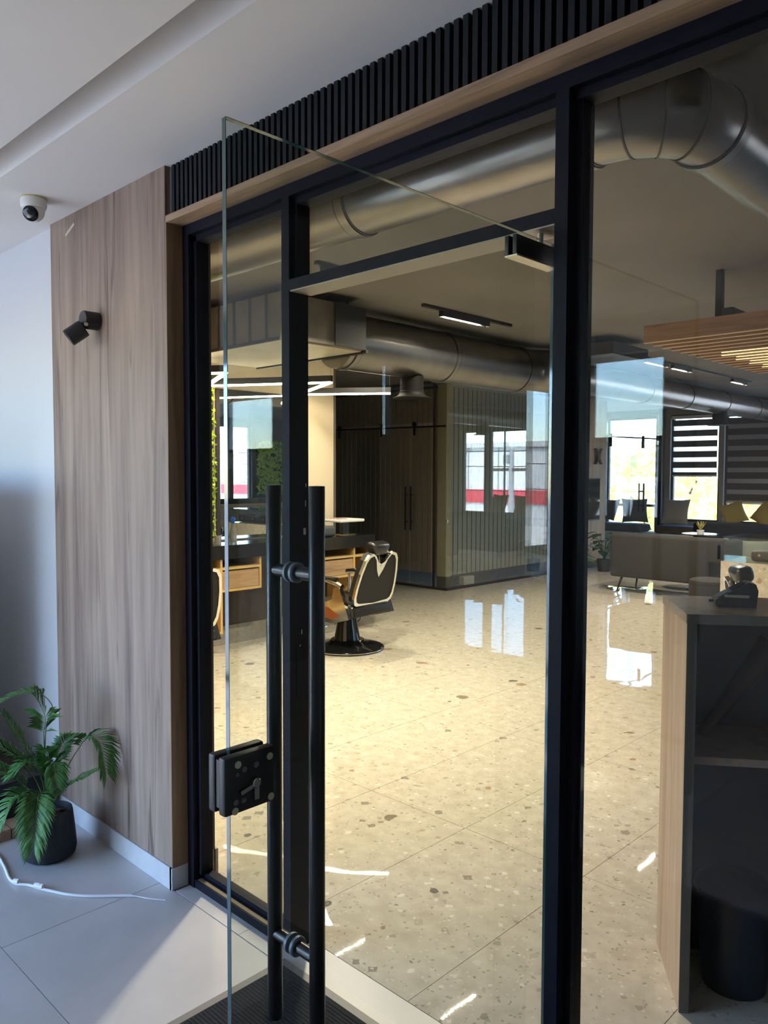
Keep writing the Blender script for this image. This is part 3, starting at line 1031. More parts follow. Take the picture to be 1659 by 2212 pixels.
# ---- unseen tall cabinet, added so that its shade falls on the white wall
tcab = thing('shade_cabinet', (-4.7, 0.95, 0), 'unseen tall dark cabinet added to shade the white lobby wall', 'cabinet')
B(-5.3, -3.82, 0.62, 0.98, 0.06, 1.62).build('body', cab_black, tcab)
B(-5.25, -3.87, 0.64, 0.96, 0.0, 0.06).build('plinth', plastic_b, tcab)
for a in (-5.29, -4.555):
    d_ = B(a, a + 0.73, 0.604, 0.62, 0.07, 1.61).build('door', cab_black, tcab)
    B(a + (0.68 if a < -5 else 0.03), a + (0.70 if a < -5 else 0.05), 0.588, 0.604, 0.8, 1.0).build('handle', nickel, d_)
cs = thing('ceiling_spotlight', (-0.90, 1.25, ZL), 'pale cylinder spotlight on the lobby ceiling, mirrored in the shop glass', 'lamp')
MB().lathe([(0.040, 0.0), (0.040, -0.155), (0.034, -0.155), (0.034, -0.145), (0.002, -0.140)], (-0.90, 1.25, ZL), 24).build('body', plastic_w, cs, True)
MB().lathe([(0.0415, -0.150), (0.0415, -0.157), (0.034, -0.157), (0.034, -0.150)], (-0.90, 1.25, ZL), 24).build('rim', chrome, cs, True)

# ---- white cord lying on the tiles
cp = [(-3.40, 1.17), (-3.337, 1.164), (-3.234, 1.148), (-3.149, 1.131), (-3.087, 1.134), (-3.042, 1.164), (-2.989, 1.183), (-2.937, 1.206), (-2.861, 1.244), (-2.79, 1.30), (-2.693, 1.40), (-2.626, 1.439), (-2.569, 1.477)]
pts = bez([(x, y, 0.006) for x, y in cp], 5)
cdn = MB()
n = len(pts)
cdn.tube(pts, [0.0055 if i < n * 0.82 else 0.0022 for i in range(n)], 8)
for (x, y) in ((-3.00, 1.18), (-2.985, 1.186), (-3.09, 1.135)):
    cdn.tube([(x - 0.012, y - 0.004, 0.012), (x + 0.012, y + 0.006, 0.014)], 0.010, 8)
tag(cdn.build('cord', cord_m, None, True), 'frayed white cord lying across the lobby floor tiles', 'cord')

# ================================================================== BARBER STATIONS (left wall)
XC = -5.69
wt = B(-6.112, XC, 2.2, 5.72, 0.851, 0.972).build('worktop', worktop_m)
tag(wt, 'long thick black stone worktop along the cream wall', 'worktop')


def cabinet(y0, y1, bay0, bay1, label, zb=0.20):
    """floating oak unit: open shelf on top, drawer y0..y1, and a taller open bay bay0..bay1"""
    t_ = 0.022
    xf, xb = XC - 0.02, -6.112
    c = thing('drawer_cabinet', ((xf + xb) / 2, (y0 + y1) / 2, zb), label, 'cabinet', 'oak units under the black worktop')
    zt, zd0, zd1 = 0.850, 0.585, 0.755

    def bd(nm, *a, m=cab_edge):
        return B(*a).build(nm, m, c)
    bd('side_board', xb, xf, y0, y0 + t_, zd0 - t_ if bay1 > y1 else zb, zt)
    bd('side_board', xb, xf, y1 - t_, y1, zd0 - t_ if bay0 < y0 else zb, zt)
    bd('shelf_board', xb, xf, y0 + t_, y1 - t_, zd1, zd1 + t_)
    bd('bottom_board', xb, xf, y0 + t_, y1 - t_, zd0 - t_, zd0)
    bd('back_board', xb, xb + 0.01, y0 + t_, y1 - t_, zd1 + t_, zt, m=cab_wood)
    dw = bd('drawer', xb + 0.03, xf - 0.006, y0 + t_ + 0.006, y1 - t_ - 0.006, zd0 + 0.004, zd1 - 0.014, m=cab_wood)
    far_ = bay0 if bay0 < y0 else bay1
    s0, s1 = min(bay0, bay1), max(bay0, bay1)
    bd('side_board', xb, xf, *((far_, far_ + t_) if far_ < y0 else (far_ - t_, far_)), zb, zt)
    a0, a1 = (s0 + t_, y0) if far_ < y0 else (y1, s1 - t_)
    bd('shelf_board', xb, xf, a0, a1, zd1, zd1 + t_)
    bd('bottom_board', xb, xf, a0, a1, zb, zb + t_)
    bd('back_board', xb, xb + 0.01, a0, a1, zb + t_, zd1, m=cab_wood)
    bd('back_board', xb, xb + 0.01, a0, a1, zd1 + t_, zt, m=cab_wood)
    return c


cabinet(3.845, 4.285, 3.30, 3.845, 'oak drawer unit under the worktop nearest the shopfront glass')
cabinet(4.98, 5.455, 5.455, 5.70, 'oak drawer unit under the worktop end beside the barber chair')
# ---- mirror with dark frame, moss strip
mr_ = thing('wall_mirror', (-6.11, 4.6, 0.98), 'large frameless mirror above the black worktop', 'mirror')
B(-6.119, -6.105, 4.115, 5.13, 0.985, 2.37).build('silvered_glass', mirror_m, mr_)
B(-6.119, -6.10, 4.075, 4.115, 0.985, 2.37).build('side_frame', cab_black, mr_)


def moss(name, x, y0, y1, z0, z1, nx, label, cnt, size=0.03, root=None):
    o = thing(name, (x, (y0 + y1) / 2, z0), label, 'moss wall')
    B(x, x + nx * 0.012, y0, y1, z0, z1).build('backing_board', plain('moss_backing', (0.03, 0.06, 0.01), 0.9) if 'moss_backing' not in MATS else MATS['moss_backing'], o)
    lb = MB()
    for k in range(cnt):
        y, z = random.uniform(y0, y1), random.uniform(z0, z1)
        s_ = size * random.uniform(0.6, 1.3)
        c_ = Vector((x + nx * (s_ + random.uniform(0.002, 0.04)), y, z))
        d1 = Vector((nx * random.uniform(0.1, 0.9), random.uniform(-1, 1), random.uniform(-1, 1))).normalized() * s_
        d2 = d1.cross(Vector((nx, random.uniform(-0.6, 0.6), random.uniform(-0.6, 0.6)))).normalized() * s_ * 0.45
        lb.add([c_ - d1, c_ + d2, c_ + d1, c_ - d2], [(0, 1, 2, 3)])
    tag(lb.build('moss_tufts', moss_m, o, fix=False), kind='stuff')
    return o


moss('moss_panel', -6.119, 3.2, 4.05, 1.005, 2.42, 1, 'bright green moss panel beside the mirror over the worktop', 2600, 0.022)
# ---- things on the worktop
zt = 0.9725


def lathe_thing(name, prof, c, mat, label, cat, n=20):
    return tag(MB().lathe(prof, c, n).build(name, mat, None, True), label, cat)


clearp = plain('clear_plastic', (0.70, 0.68, 0.62), 0.08, 0, 0.6)
clearp.node_tree.nodes['Principled BSDF'].inputs['Transmission Weight'].default_value = 0.75
sb_ = thing('spray_bottle', (-5.93, 4.13, zt), 'clear spray bottle with a blue trigger cap on the worktop', 'bottle')
MB().lathe([(0.002, 0), (0.036, 0.001), (0.037, 0.02), (0.030, 0.09), (0.017, 0.15), (0.014, 0.17)], (-5.93, 4.13, zt), 20).build('bottle_body', clearp, sb_, True)
cpb = MB()
cpb.lathe([(0.016, 0.168), (0.018, 0.175), (0.018, 0.215), (0.012, 0.228), (0.002, 0.23)], (-5.93, 4.13, zt), 16)
cpb.box(-5.94, -5.90, 4.12, 4.14, zt + 0.20, zt + 0.222)
cpb.build('trigger_cap', blue_cap, sb_, True)
gl_ = thing('drinking_glass', (-5.80, 3.885, zt), 'small clear glass tumbler near the end of the worktop', 'glass')
MB().lathe([(0.002, 0), (0.026, 0.0), (0.030, 0.08), (0.028, 0.08), (0.024, 0.006), (0.002, 0.006)], (-5.80, 3.885, zt), 20).build('glass_wall', clearp, gl_, True)
bg_ = thing('toiletry_bag', (-5.82, 5.12, zt), 'dark grey toiletry bag slumped on the worktop', 'bag')
MB().rbox(-5.92, -5.73, 5.00, 5.22, zt, zt + 0.105, 0.03, 3).build('bag_body', plain('slate_cloth', (0.05, 0.056, 0.062), 0.8, bump=0.5, bscale=25), bg_, True)
MB().tube([(-5.91, 5.01, zt + 0.107), (-5.74, 5.21, zt + 0.107)], 0.004, 6).build('zip', plastic_b, bg_)
ty = thing('tool_tray', (-5.88, 5.46, zt), 'white instrument tray on a black stand at the worktop end', 'tray')
trm = MB()
trm.rbox(-6.02, -5.72, 5.26, 5.60, zt + 0.135, zt + 0.165, 0.01, 2)
trm.build('tray_plate', plastic_w, ty, True)
MB().box(-5.91, -5.85, 5.42, 5.50, zt + 0.003, zt + 0.135).build('stand', plastic_b, ty)
MB().box(-5.95, -5.81, 5.38, 5.56, zt, zt + 0.006).build('foot', plain('brass', (0.55, 0.38, 0.12), 0.3, 0.9), ty)
for k in range(5):
    MB().box(-6.0 + k * 0.05, -5.975 + k * 0.05, 5.28, 5.40, zt + 0.165, zt + 0.172).build('comb', plain('pink_plastic', (0.5, 0.3, 0.28), 0.5) if 'pink_plastic' not in MATS else MATS['pink_plastic'], ty)
wbx = B(-6.10, -6.02, 4.30, 4.42, 0.62, 0.84).build('wall_unit', plastic_w)
tag(wbx, 'white wall box under the worktop beside the oak drawer', 'wall box')
pc = MB()
pc.tube(bez([(-6.09, 4.10, 0.56), (-6.08, 4.09, 0.48), (-6.09, 4.02, 0.38)], 6), 0.006, 6)
tag(pc.build('power_cable', cord_m, None, True), 'white power cable hanging below the oak drawer unit', 'cable')
tag(MB().lathe([(0.05, 0), (0.05, 0.02), (0.03, 0.025)], (-6.112, 3.98, 0.38), 18, (1, 0, 0)).build('wall_socket', plastic_b, None, True), 'round black wall socket below the oak drawer unit', 'socket')

# ---- barber chairs (local: +x is the way the sitter faces)


def make_chair(label):
    r = thing('barber_chair', (0, 0, 0), label, 'chair', 'vintage barber chairs', local=True)
    MB().lathe([(0.002, 0.0), (0.33, 0.0), (0.335, 0.012), (0.325, 0.028), (0.30, 0.036), (0.22, 0.052), (0.17, 0.065), (0.15, 0.09), (0.002, 0.09)], (0, 0, 0), 40).build('base', lacquer, r, True)
    MB().lathe([(0.328, 0.013), (0.338, 0.015), (0.338, 0.019), (0.328, 0.021)], (0, 0, 0), 40).build('base_rim', chrome, r, True)
    MB().lathe([(0.125, 0.085), (0.115, 0.12), (0.085, 0.28), (0.080, 0.34), (0.002, 0.34)], (0, 0, 0), 24).build('pedestal', lacquer, r, True)
    MB().tube([(0.10, -0.13, 0.14), (-0.02, -0.16, 0.26), (-0.06, -0.13, 0.33)], 0.010, 8).build('pump_lever', chrome, r, True)
    MB().rbox(-0.30, 0.28, -0.26, 0.26, 0.335, 0.455, 0.045, 4).build('seat', leather, r, True)
    MB().rbox(-0.33, -0.27, -0.24, 0.24, 0.35, 0.43, 0.02, 2).build('rear_bolster', vinyl, r, True)
    th = radians(16)
    bu = Vector((-sin(th), 0, cos(th)))
    bn = Vector((-cos(th), 0, -sin(th)))
    half = [(0.0, 0.38), (0.045, 0.40), (0.085, 0.455), (0.13, 0.485), (0.18, 0.47), (0.215, 0.42), (0.245, 0.30), (0.262, 0.17), (0.262, 0.07), (0.245, 0.02), (0.21, 0.0), (0.0, -0.015)]
    poly = [(x, z) for x, z in half] + [(-x, z) for x, z in reversed(half[1:-1])]
    o0 = Vector((-0.27, 0, 0.45))
    bk = MB()
    bk.prism([(x * 0.94, 0.012 + z * 0.95) for x, z in poly], o0 - bn * 0.05, (0, 1, 0), bu, bn * 0.055)
    bk.build('back_padding', leather, r)
    outer = [o0 + Vector((0, 1, 0)) * x + bu * z + bn * 0.02 for x, z in poly]
    rim = MB()
    N = len(outer)
    inn = [(x * 0.905, 0.026 + z * 0.90) for x, z in poly]
    # notch plate: the inner panel dips in the middle
    inn2 = []
    for x, z in inn:
        zz = z
        if abs(x) < 0.09 and z > 0.2:
            zz = z - 0.11 * (1 - abs(x) / 0.09)
        inn2.append((x, zz))
    A = [o0 + Vector((0, 1, 0)) * x + bu * z + bn * 0.006 for x, z in poly]
    Bq = [o0 + Vector((0, 1, 0)) * x + bu * z + bn * 0.034 for x, z in poly]
    D = [o0 + Vector((0, 1, 0)) * x + bu * z + bn * 0.034 for x, z in inn2]
    E_ = [o0 + Vector((0, 1, 0)) * x + bu * z + bn * 0.020 for x, z in inn2]
    fs = []
    for i in range(N):
        j = (i + 1) % N
        fs += [(i, j, N + j, N + i), (N + i, N + j, 2 * N + j, 2 * N + i), (2 * N + i, 2 * N + j, 3 * N + j, 3 * N + i)]
    rim.add(A + Bq + D + E_, fs)
    rim.build('back_rim', nickel if False else chrome, r)
    pnl = MB()
    pnl.prism(inn2, o0 + bn * 0.012, (0, 1, 0), bu, bn * 0.010)
    pnl.build('back_panel', vinyl, r)
    MB().lathe([(0.014, 0), (0.012, 0.006), (0.001, 0.008)], o0 + bu * 0.36 + bn * 0.034, 14, bn).build('boss', chrome, r, True)
    hr = MB()
    hc = o0 + bu * 0.50 - bn * 0.045
    hm = Matrix.Translation(hc) @ Matrix(((bn.x, 0, bu.x), (0, 1, 0), (bn.z, 0, bu.z))).to_4x4()
    bm = bmesh.new()
    bmesh.ops.create_cube(bm, size=1)
    for v in bm.verts:
        v.co = Vector((v.co.x * 0.12, v.co.y * (0.24 if v.co.z > 0 else 0.17), v.co.z * 0.115))
    bmesh.ops.bevel(bm, geom=bm.edges[:], offset=0.04, segments=4, profile=0.5, affect='EDGES', clamp_overlap=True)
    hr.frombm(bm, hm)
    hr.build('headrest', leather, r, True)
    MB().tube([o0 + bu * 0.36 + bn * 0.01, o0 + bu * 0.47 - bn * 0.03], 0.012, 8).build('headrest_post', chrome, r, True)
    for s_ in (-1, 1):
        y = s_ * 0.285
        arm = MB()
        arm.tube(bez([(0.27, y, 0.66), (0.12, y, 0.675), (-0.10, y, 0.645), (-0.20, y, 0.615)], 5), [0.024] * 16, 12)
        ar = arm.build('armrest', chrome, r, True)
        MB().rbox(-0.14, 0.24, y - 0.028, y + 0.028, 0.665, 0.69, 0.01, 2).build('arm_pad', leather, ar, True)
        side = MB()
        side.prism([(-0.26, 0.44), (-0.18, 0.62), (-0.12, 0.60), (-0.10, 0.50), (0.0, 0.46), (0.30, 0.47), (0.33, 0.38), (0.20, 0.31), (-0.10, 0.285), (-0.30, 0.34)], (0, y - 0.022, 0), (1, 0, 0), (0, 0, 1), (0, 0.044, 0))
        sp = side.build('side_casting', chrome, r)
        MB().prism([(-0.20, 0.36), (-0.05, 0.425), (0.24, 0.43), (0.27, 0.39), (0.16, 0.345), (-0.12, 0.325)], (0, y + s_ * 0.022, 0), (1, 0, 0), (0, 0, 1), (0, s_ * 0.004, 0)).build('amber_inset', amber, sp)
        MB().tube([(0.24, y, 0.46), (0.24, y, 0.665)], 0.014, 10).build('arm_post', chrome, r, True)
        MB().tube(bez([(0.28, s_ * 0.18, 0.38), (0.42, s_ * 0.18, 0.28), (0.50, s_ * 0.18, 0.14)], 4), 0.013, 8).build('footrest_arm', chrome, r, True)
    MB().rbox(0.44, 0.62, -0.20, 0.20, 0.10, 0.125, 0.01, 2).build('footrest', chrome, r, True)
    MB().rbox(0.30, 0.36, -0.18, 0.18, 0.22, 0.40, 0.02, 2).build('leg_pad', leather, r, True)
    return r


ch1 = make_chair('black and chrome barber chair beside the oak drawers, seen from behind')
ch1.location = (-5.19, 4.86, 0.0)
ch1.rotation_euler.z = radians(184)
dup(ch1, (-5.26, 3.03, 0.0), radians(186), 'barber chair half hidden behind the black frame near the mossy panel')
dup(ch1, (-1.60, 5.55, 0.0), radians(35), 'barber chair standing behind the reception desk under the slatted canopy')

# ================================================================== CEILING SERVICES
# ---- zigzag LED pendant
ZP = 2.37
zz = [(-5.28, 5.50), (-6.02, 4.97), (-5.02, 4.50), (-6.03, 3.93), (-5.14, 3.52), (-6.02, 2.95)]
pz = thing('zigzag_pendant', (-5.6, 4.3, ZP), 'black zigzag pendant with glowing warm LED strips above the worktop', 'pendant lamp')
for i in range(len(zz) - 1):
    a, b = Vector((*zz[i], ZP)), Vector((*zz[i + 1], ZP))
    d = (b - a).normalized()
    n_ = Vector((-d.y, d.x, 0))
    hl = (b - a).length / 2
    sgm = MB().obox((a + b) / 2 + Vector((0, 0, 0.034)), d, n_, (0, 0, 1), hl + 0.012, 0.018, 0.026).build('channel', plastic_b, pz)
    MB().obox((a + b) / 2 + Vector((0, 0, 0.001)), d, n_, (0, 0, 1), hl + 0.006, 0.017, 0.0068).build('diffuser', led, sgm)
for (x, y) in zz:
    MB().tube([(x, y, ZP + 0.06), (x, y, ZS)], 0.0012, 5).build('suspension_wire', chrome, pz)


# ---- track lights
def track(x, y0, y1, units, label, zc=ZS, lens=None):
    o = thing('track_light', (x, (y0 + y1) / 2, zc), label, 'track light', 'LED track lights')
    B(x - 0.016, x + 0.016, y0, y1, zc - 0.022, zc).build('rail', plastic_b, o)
    for (a, b) in units:
        hb_ = MB()
        hb_.box(x - 0.02, x + 0.02, a, b, zc - 0.050, zc - 0.022)
        for q in (x - 0.02, x + 0.0185):
            hb_.box(q, q + 0.0015, a, b, zc - 0.066, zc - 0.050)
        for q in (a, b - 0.0015):
            hb_.box(x - 0.0185, x + 0.0185, q, q + 0.0015, zc - 0.066, zc - 0.050)
        u = hb_.build('housing', plastic_b, o)
        d = MB()
        n = 12
        for k in range(n):
            y = a + (b - a) * 0.16 + (b - a) * 0.68 * k / (n - 1)
            d.add([(x - 0.009, y - 0.0075, zc - 0.0515), (x - 0.009, y + 0.0075, zc - 0.0515), (x + 0.009, y + 0.0075, zc - 0.0515), (x + 0.009, y - 0.0075, zc - 0.0515)], [(0, 1, 2, 3)])
        tag(d.build('led_lens', lens or led_dot, u), kind='stuff')
    return o


track(-3.93, 4.45, 5.58, [(4.66, 5.26)], 'short black track light with a row of lit LEDs behind the open door')
track(-3.61, 3.12, 3.62, [(3.17, 3.47)], 'short black track light hidden behind the door transom', lens=led_dot_near)
track(-5.18, 4.55, 5.60, [(4.62, 5.14)], 'black track light between the AC unit and the worktop')
track(-3.93, 7.85, 11.2, [(8.08, 8.62), (8.75, 9.25), (10.55, 11.05)], 'long black track light in front of the striped window blinds')


# ---- ducts
def duct(label, path, r, rings, extra=None):
    o = thing('air_duct', (path[0][0], path[0][1], path[0][2]), label, 'duct')
    MB().tube(path, r, 40, True).build('pipe', duct_m, o, True)
    for (p, d) in rings:
        d = Vector(d).normalized()
        p = Vector(p)
        MB().tube([p - d * 0.022, p + d * 0.022], r + 0.007, 40, True).build('collar', duct_m, o, True)
        for s_ in (-1, 1):
            MB().tube([p + d * 0.026 * s_, p + d * (0.026 * s_ + 0.005 * s_)], r + 0.0035, 40, True).build('seam', duct_dark, o, True)
    return o


def elbow(c, p0, p1, n=8):
    """quarter path around centre c from p0 to p1 (all Vectors, same z)"""
    c, a, b = Vector(c), Vector(p0) - Vector(c), Vector(p1) - Vector(c)
    return [c + a * cos(pi / 2 * k / n) + b * sin(pi / 2 * k / n) for k in range(n + 1)]


d1y, d1z, d1x, d1r = 2.27, 2.70, -1.04, 0.125
e1 = elbow((d1x - 0.22, d1y + 0.22, d1z), (d1x - 0.22, d1y, d1z), (d1x, d1y + 0.22, d1z), 4)
path = [(-6.1, d1y, d1z)] + [tuple(p) for p in e1] + [(d1x, 6.4, d1z)]
du = duct('large round steel duct crossing behind the glass over the door', path, d1r, [((-1.31, d1y, d1z), (1, 0, 0)), ((d1x, d1y + 0.27, d1z), (0, 1, 0)), ((-2.35, d1y, d1z), (1, 0, 0)), ((-4.2, d1y, d1z), (1, 0, 0)), ((d1x, 4.2, d1z), (0, 1, 0))])
for p, q in ((e1[1], e1[2]), (e1[2], e1[3]), (e1[0], e1[1])):
    t_ = (Vector(q) - Vector(p)).normalized()
    MB().tube([Vector(q) - t_ * 0.003, Vector(q) + t_ * 0.003], d1r + 0.004, 40).build('seam', duct_dark, du, True)
d2x, d2z, d2r = -4.49, 2.62, 0.217
e2 = elbow((d2x + 0.35, 6.55, d2z), (d2x, 6.55, d2z), (d2x + 0.35, 6.90, d2z), 5)
path = [(d2x, 4.08, d2z)] + [tuple(p) for p in e2] + [(-4.06, 6.90, d2z)]
du2 = duct('round steel duct running back from the boxed AC unit', path, d2r, [((d2x, 4.16, d2z), (0, 1, 0)), ((d2x, 5.32, d2z), (0, 1, 0)), ((d2x, 6.45, d2z), (0, 1, 0)), ((d2x + 0.40, 6.90, d2z), (1, 0, 0))])


def diffuser(x, y, ztop, zbot, r, parent):
    MB().lathe([(r * 0.62, ztop), (r * 0.62, zbot + 0.06), (r * 0.66, zbot + 0.055), (r * 0.66, zbot + 0.045), (r * 0.75, zbot + 0.02), (r, zbot + 0.004), (r, zbot), (r * 0.5, zbot + 0.01), (0.002, zbot + 0.012)], (x, y, 0), 28).build('diffuser', plain('dark_diffuser', (0.006, 0.0058, 0.005), 0.6, 0.0, 0.1) if 'dark_diffuser' not in MATS else MATS['dark_diffuser'], parent, True)


diffuser(d2x, 4.95, d2z - 0.15, 2.235, 0.16, du2)
du3 = duct('round steel duct under the ceiling before the striped blinds', [(-4.6, 7.4, 2.67), (-4.6, 14.78, 2.67)], 0.17, [((-4.6, 9.4, 2.67), (0, 1, 0)), ((-4.6, 10.6, 2.67), (0, 1, 0)), ((-4.6, 11.9, 2.67), (0, 1, 0)), ((-4.6, 13.2, 2.67), (0, 1, 0))])
diffuser(-4.6, 11.9, 2.55, 2.33, 0.17, du3)
# ---- boxed AC unit with insulated plenum
ab = thing('ac_unit', (-4.7, 3.65, 2.5), 'boxed AC unit with ribbed insulated front hung under the shop ceiling', 'AC unit')
B(-5.45, -4.14, 3.27, 4.05, 2.50, 2.80).build('casing', acbox, ab)
B(-5.43, -4.16, 3.29, 4.03, 2.488, 2.50).build('underside_panel', plain('pale_sheet_metal', (0.42, 0.40, 0.32), 0.5, 0.3, var=0.1, bscale=4), ab)
for k in range(7):
    x = -5.40 + k * 0.185
    B(x, x + 0.012, 3.255, 3.27, 2.50, 2.80).build('rib', duct_dark, ab)
for (a, b, c, d) in ((-5.46, -4.13, 4.05, 4.075), (-5.46, -4.13, 3.255, 3.27)):
    B(a, b, c, d, 2.478, 2.502).build('edge_rail', plastic_b, ab)
B(-4.14, -4.128, 3.75, 4.05, 2.50, 2.80).build('side_hatch', plastic_b, ab)
B(-4.75, -4.20, 4.05, 4.06, 2.50, 2.80).build('outlet_collar', duct_dark, ab)
for (x, y) in ((-5.35, 3.35), (-4.25, 3.35), (-4.25, 3.98), (-5.35, 3.98)):
    MB().tube([(x, y, 2.80), (x, y, ZS)], 0.006, 6).build('hanger_rod', duct_dark, ab)
# ---- flat black unit beyond the post
fb = thing('black_ceiling_unit', (-3.75, 6.9, 2.7), 'flat black box hung from the ceiling on a thin rod', 'ceiling unit')
B(-4.05, -3.50, 6.55, 7.25, 2.69, 2.80).build('box', plastic_b, fb)
MB().tube([(-3.70, 6.62, 2.80), (-3.70, 6.62, ZS)], 0.006, 6).build('hanger_rod', duct_dark, fb)
MB().tube([(-3.85, 7.15, 2.80), (-3.85, 7.15, ZS)], 0.006, 6).build('hanger_rod', duct_dark, fb)

# ---- slatted wooden canopy
sl = thing('slatted_canopy', (-1.3, 5.6, 2.4), 'hanging canopy of parallel oak slats with warm lights between them', 'canopy')
ZC = 2.40
me = MB()
me.cur = 0
me.box(0, 2.4, 0, 0.022, 0.004, 0.105)
me.cur = 1
me.box(0, 2.4, 0, 0.022, 0.0, 0.004)
slm = me.mesh('slat', [canopy_wood, canopy_edge])
for k in range(16):
    o = link('slat', slm, sl)
    o.location = (-2.245 + 0.0 * k, 4.585 + k * 0.13, ZC)
for x in (-1.75, -0.4):
    B(x - 0.03, x + 0.03, 4.60, 6.58, ZC + 0.106, ZC + 0.15).build('crossbeam', plastic_b, sl)
for (x, y) in ((-1.95, 5.0), (-0.4, 5.0), (-1.75, 6.3), (-0.4, 6.3)):
    p = B(x - 0.02, x + 0.02, y - 0.02, y + 0.02, ZC + 0.15, ZS).build('hanger', plastic_b, sl)
B(-2.07, -1.80, 4.93, 5.07, ZC + 0.10, ZC + 0.165).build('bracket', plastic_b, sl)
for k in range(5, 13):
    y = 4.585 + 0.13 * k + 0.076
    B(-2.10 + 0.05 * (k % 2), 0.05, y - 0.006, y + 0.006, ZC + 0.004, ZC + 0.012).build('light_strip', warm_bulb, sl)

# ================================================================== OFFICE BLINDS
vb = thing('vertical_blind', (XO - 0.13, 9.3, 0.2), 'grey vertical slat blind behind the office glass facing the lounge', 'blind', 'office vertical blinds')
sm = MB().obox((0, 0, 1.49), (0, 1, 0), (1, 0, 0), (0, 0, 1), 0.0435, 0.0012, 1.31).mesh('slat', blind_gray)
k = 0
y = 8.46
while y < 10.95:
    o = link('slat', sm, vb)
    o.location = (XO - 0.13, y, 0)
    y += 0.104
B(XO - 0.16, XO - 0.10, 8.40, 11.0, 2.80, 2.83).build('head_rail', plastic_w, vb)
vb2 = thing('vertical_blind', (-8.2, YO + 0.14, 0.2), 'brown vertical slat blind behind the sliding office doors', 'blind', 'office vertical blinds')
sm2 = MB().obox((0, 0, 1.49), (1, 0, 0), (0, 1, 0), (0, 0, 1), 0.0455, 0.0012, 1.29).mesh('slat', blind_brown)
x = -9.4
while x < -7.09:
    o = link('slat', sm2, vb2)
    o.location = (x, YO + 0.14, 0)
    x += 0.104
B(-9.45, -7.06, YO + 0.11, YO + 0.17, 2.78, 2.81).build('head_rail', plastic_b, vb2)
pb = B(XO - 0.10, XO - 0.02, 8.62, 8.86, 0.036, 0.15).build('white_box', plastic_w)
tag(pb, 'small white box on the floor behind the office glass', 'box')

# ================================================================== WOODEN WALL: TV, lamp, plants
tv = thing('television', (XO, 11.84, 0.8), 'flat black television hung on the light oak wall', 'television')
B(XO + 0.012, XO + 0.05, 11.42, 12.28, 0.81, 1.53).build('case', plastic_b, tv)
B(XO + 0.05, XO + 0.053, 11.435, 12.265, 0.83, 1.515).build('screen', screen_m, tv)
xl = thing('wall_lamp', (XO, 12.22, 1.9), 'small black wall lamp of two curved blades on the oak wall', 'lamp')
for s_ in (-1, 1):
    m_ = MB()
    pts_ = [(s_ * (0.018 + 0.085 * (abs(k) / 5.0) ** 2), 0.135 * k / 5.0) for k in range(-5, 6)]
    poly = [(x - s_ * 0.014, z) for x, z in pts_] + [(x + s_ * 0.014, z) for x, z in reversed(pts_)]
    m_.prism(poly, (XO + 0.015, 12.22, 1.90), (0, 1, 0), (0, 0, 1), (0.05, 0, 0))
    m_.build('blade', plain('bronze', (0.10, 0.075, 0.05), 0.4, 0.6) if 'bronze' not in MATS else MATS['bronze'], xl)
B(XO, XO + 0.03, 12.19, 12.25, 1.86, 1.94).build('wall_plate', plastic_b, xl)


def leafy(name, c, h, spread, cnt, size, label, mat=leaf_dk, potr=0.12, poth=0.2):
    o = thing(name, c, label, 'plant')
    MB().lathe([(0.002, 0), (potr * 0.8, 0), (potr, poth), (potr * 0.92, poth), (potr * 0.9, poth * 0.9), (0.002, poth * 0.88)], c, 20).build('pot', pot_m, o, True)
    for k in range(cnt):
        a = k * 2.4 + random.uniform(-0.3, 0.3)
        rr = spread * random.uniform(0.3, 1.0)
        z1 = poth + h * (0.25 + 0.75 * k / cnt)
        tip = Vector(c) + Vector((rr * cos(a), rr * sin(a), z1))
        b0 = Vector(c) + Vector((0, 0, poth * 0.9))
        d = Vector((cos(a), sin(a), -0.35)).normalized()
        sdv = Vector((-sin(a), cos(a), 0))
        s_ = size * random.uniform(0.75, 1.2)
        lm = MB()
        lm.tube([b0, b0.lerp(tip, 0.6) + Vector((0, 0, 0.03)), tip], 0.004, 5)
        out = [(0, 0), (0.35, 0.42), (0.62, 0.46), (0.85, 0.3), (1.15, 0)]
        vs = [tip + d * s_ * u for u, _ in out] + [tip + d * s_ * u + sdv * s_ * v + Vector((0, 0, 0.12 * s_)) for u, v in out[1:4]] + [tip + d * s_ * u - sdv * s_ * v + Vector((0, 0, 0.12 * s_)) for u, v in out[1:4]]
        lm.add(vs, [(0, 1, 5), (1, 2, 6, 5), (2, 3, 7, 6), (3, 4, 7), (0, 8, 1), (1, 8, 9, 2), (2, 9, 10, 3), (3, 10, 4)])
        lm.build('leaf', mat, o, fix=False)
    return o


leafy('monstera_plant', (-6.36, 11.74, 0), 0.46, 0.18, 26, 0.15, 'dark leafy potted plant at the end of the oak wall')
leafy('monstera_plant', (-6.40, 10.92, 0), 0.34, 0.16, 20, 0.15, 'lighter leafy potted plant below the television', plain('leaf_mid_green', (0.06, 0.15, 0.04), 0.4))

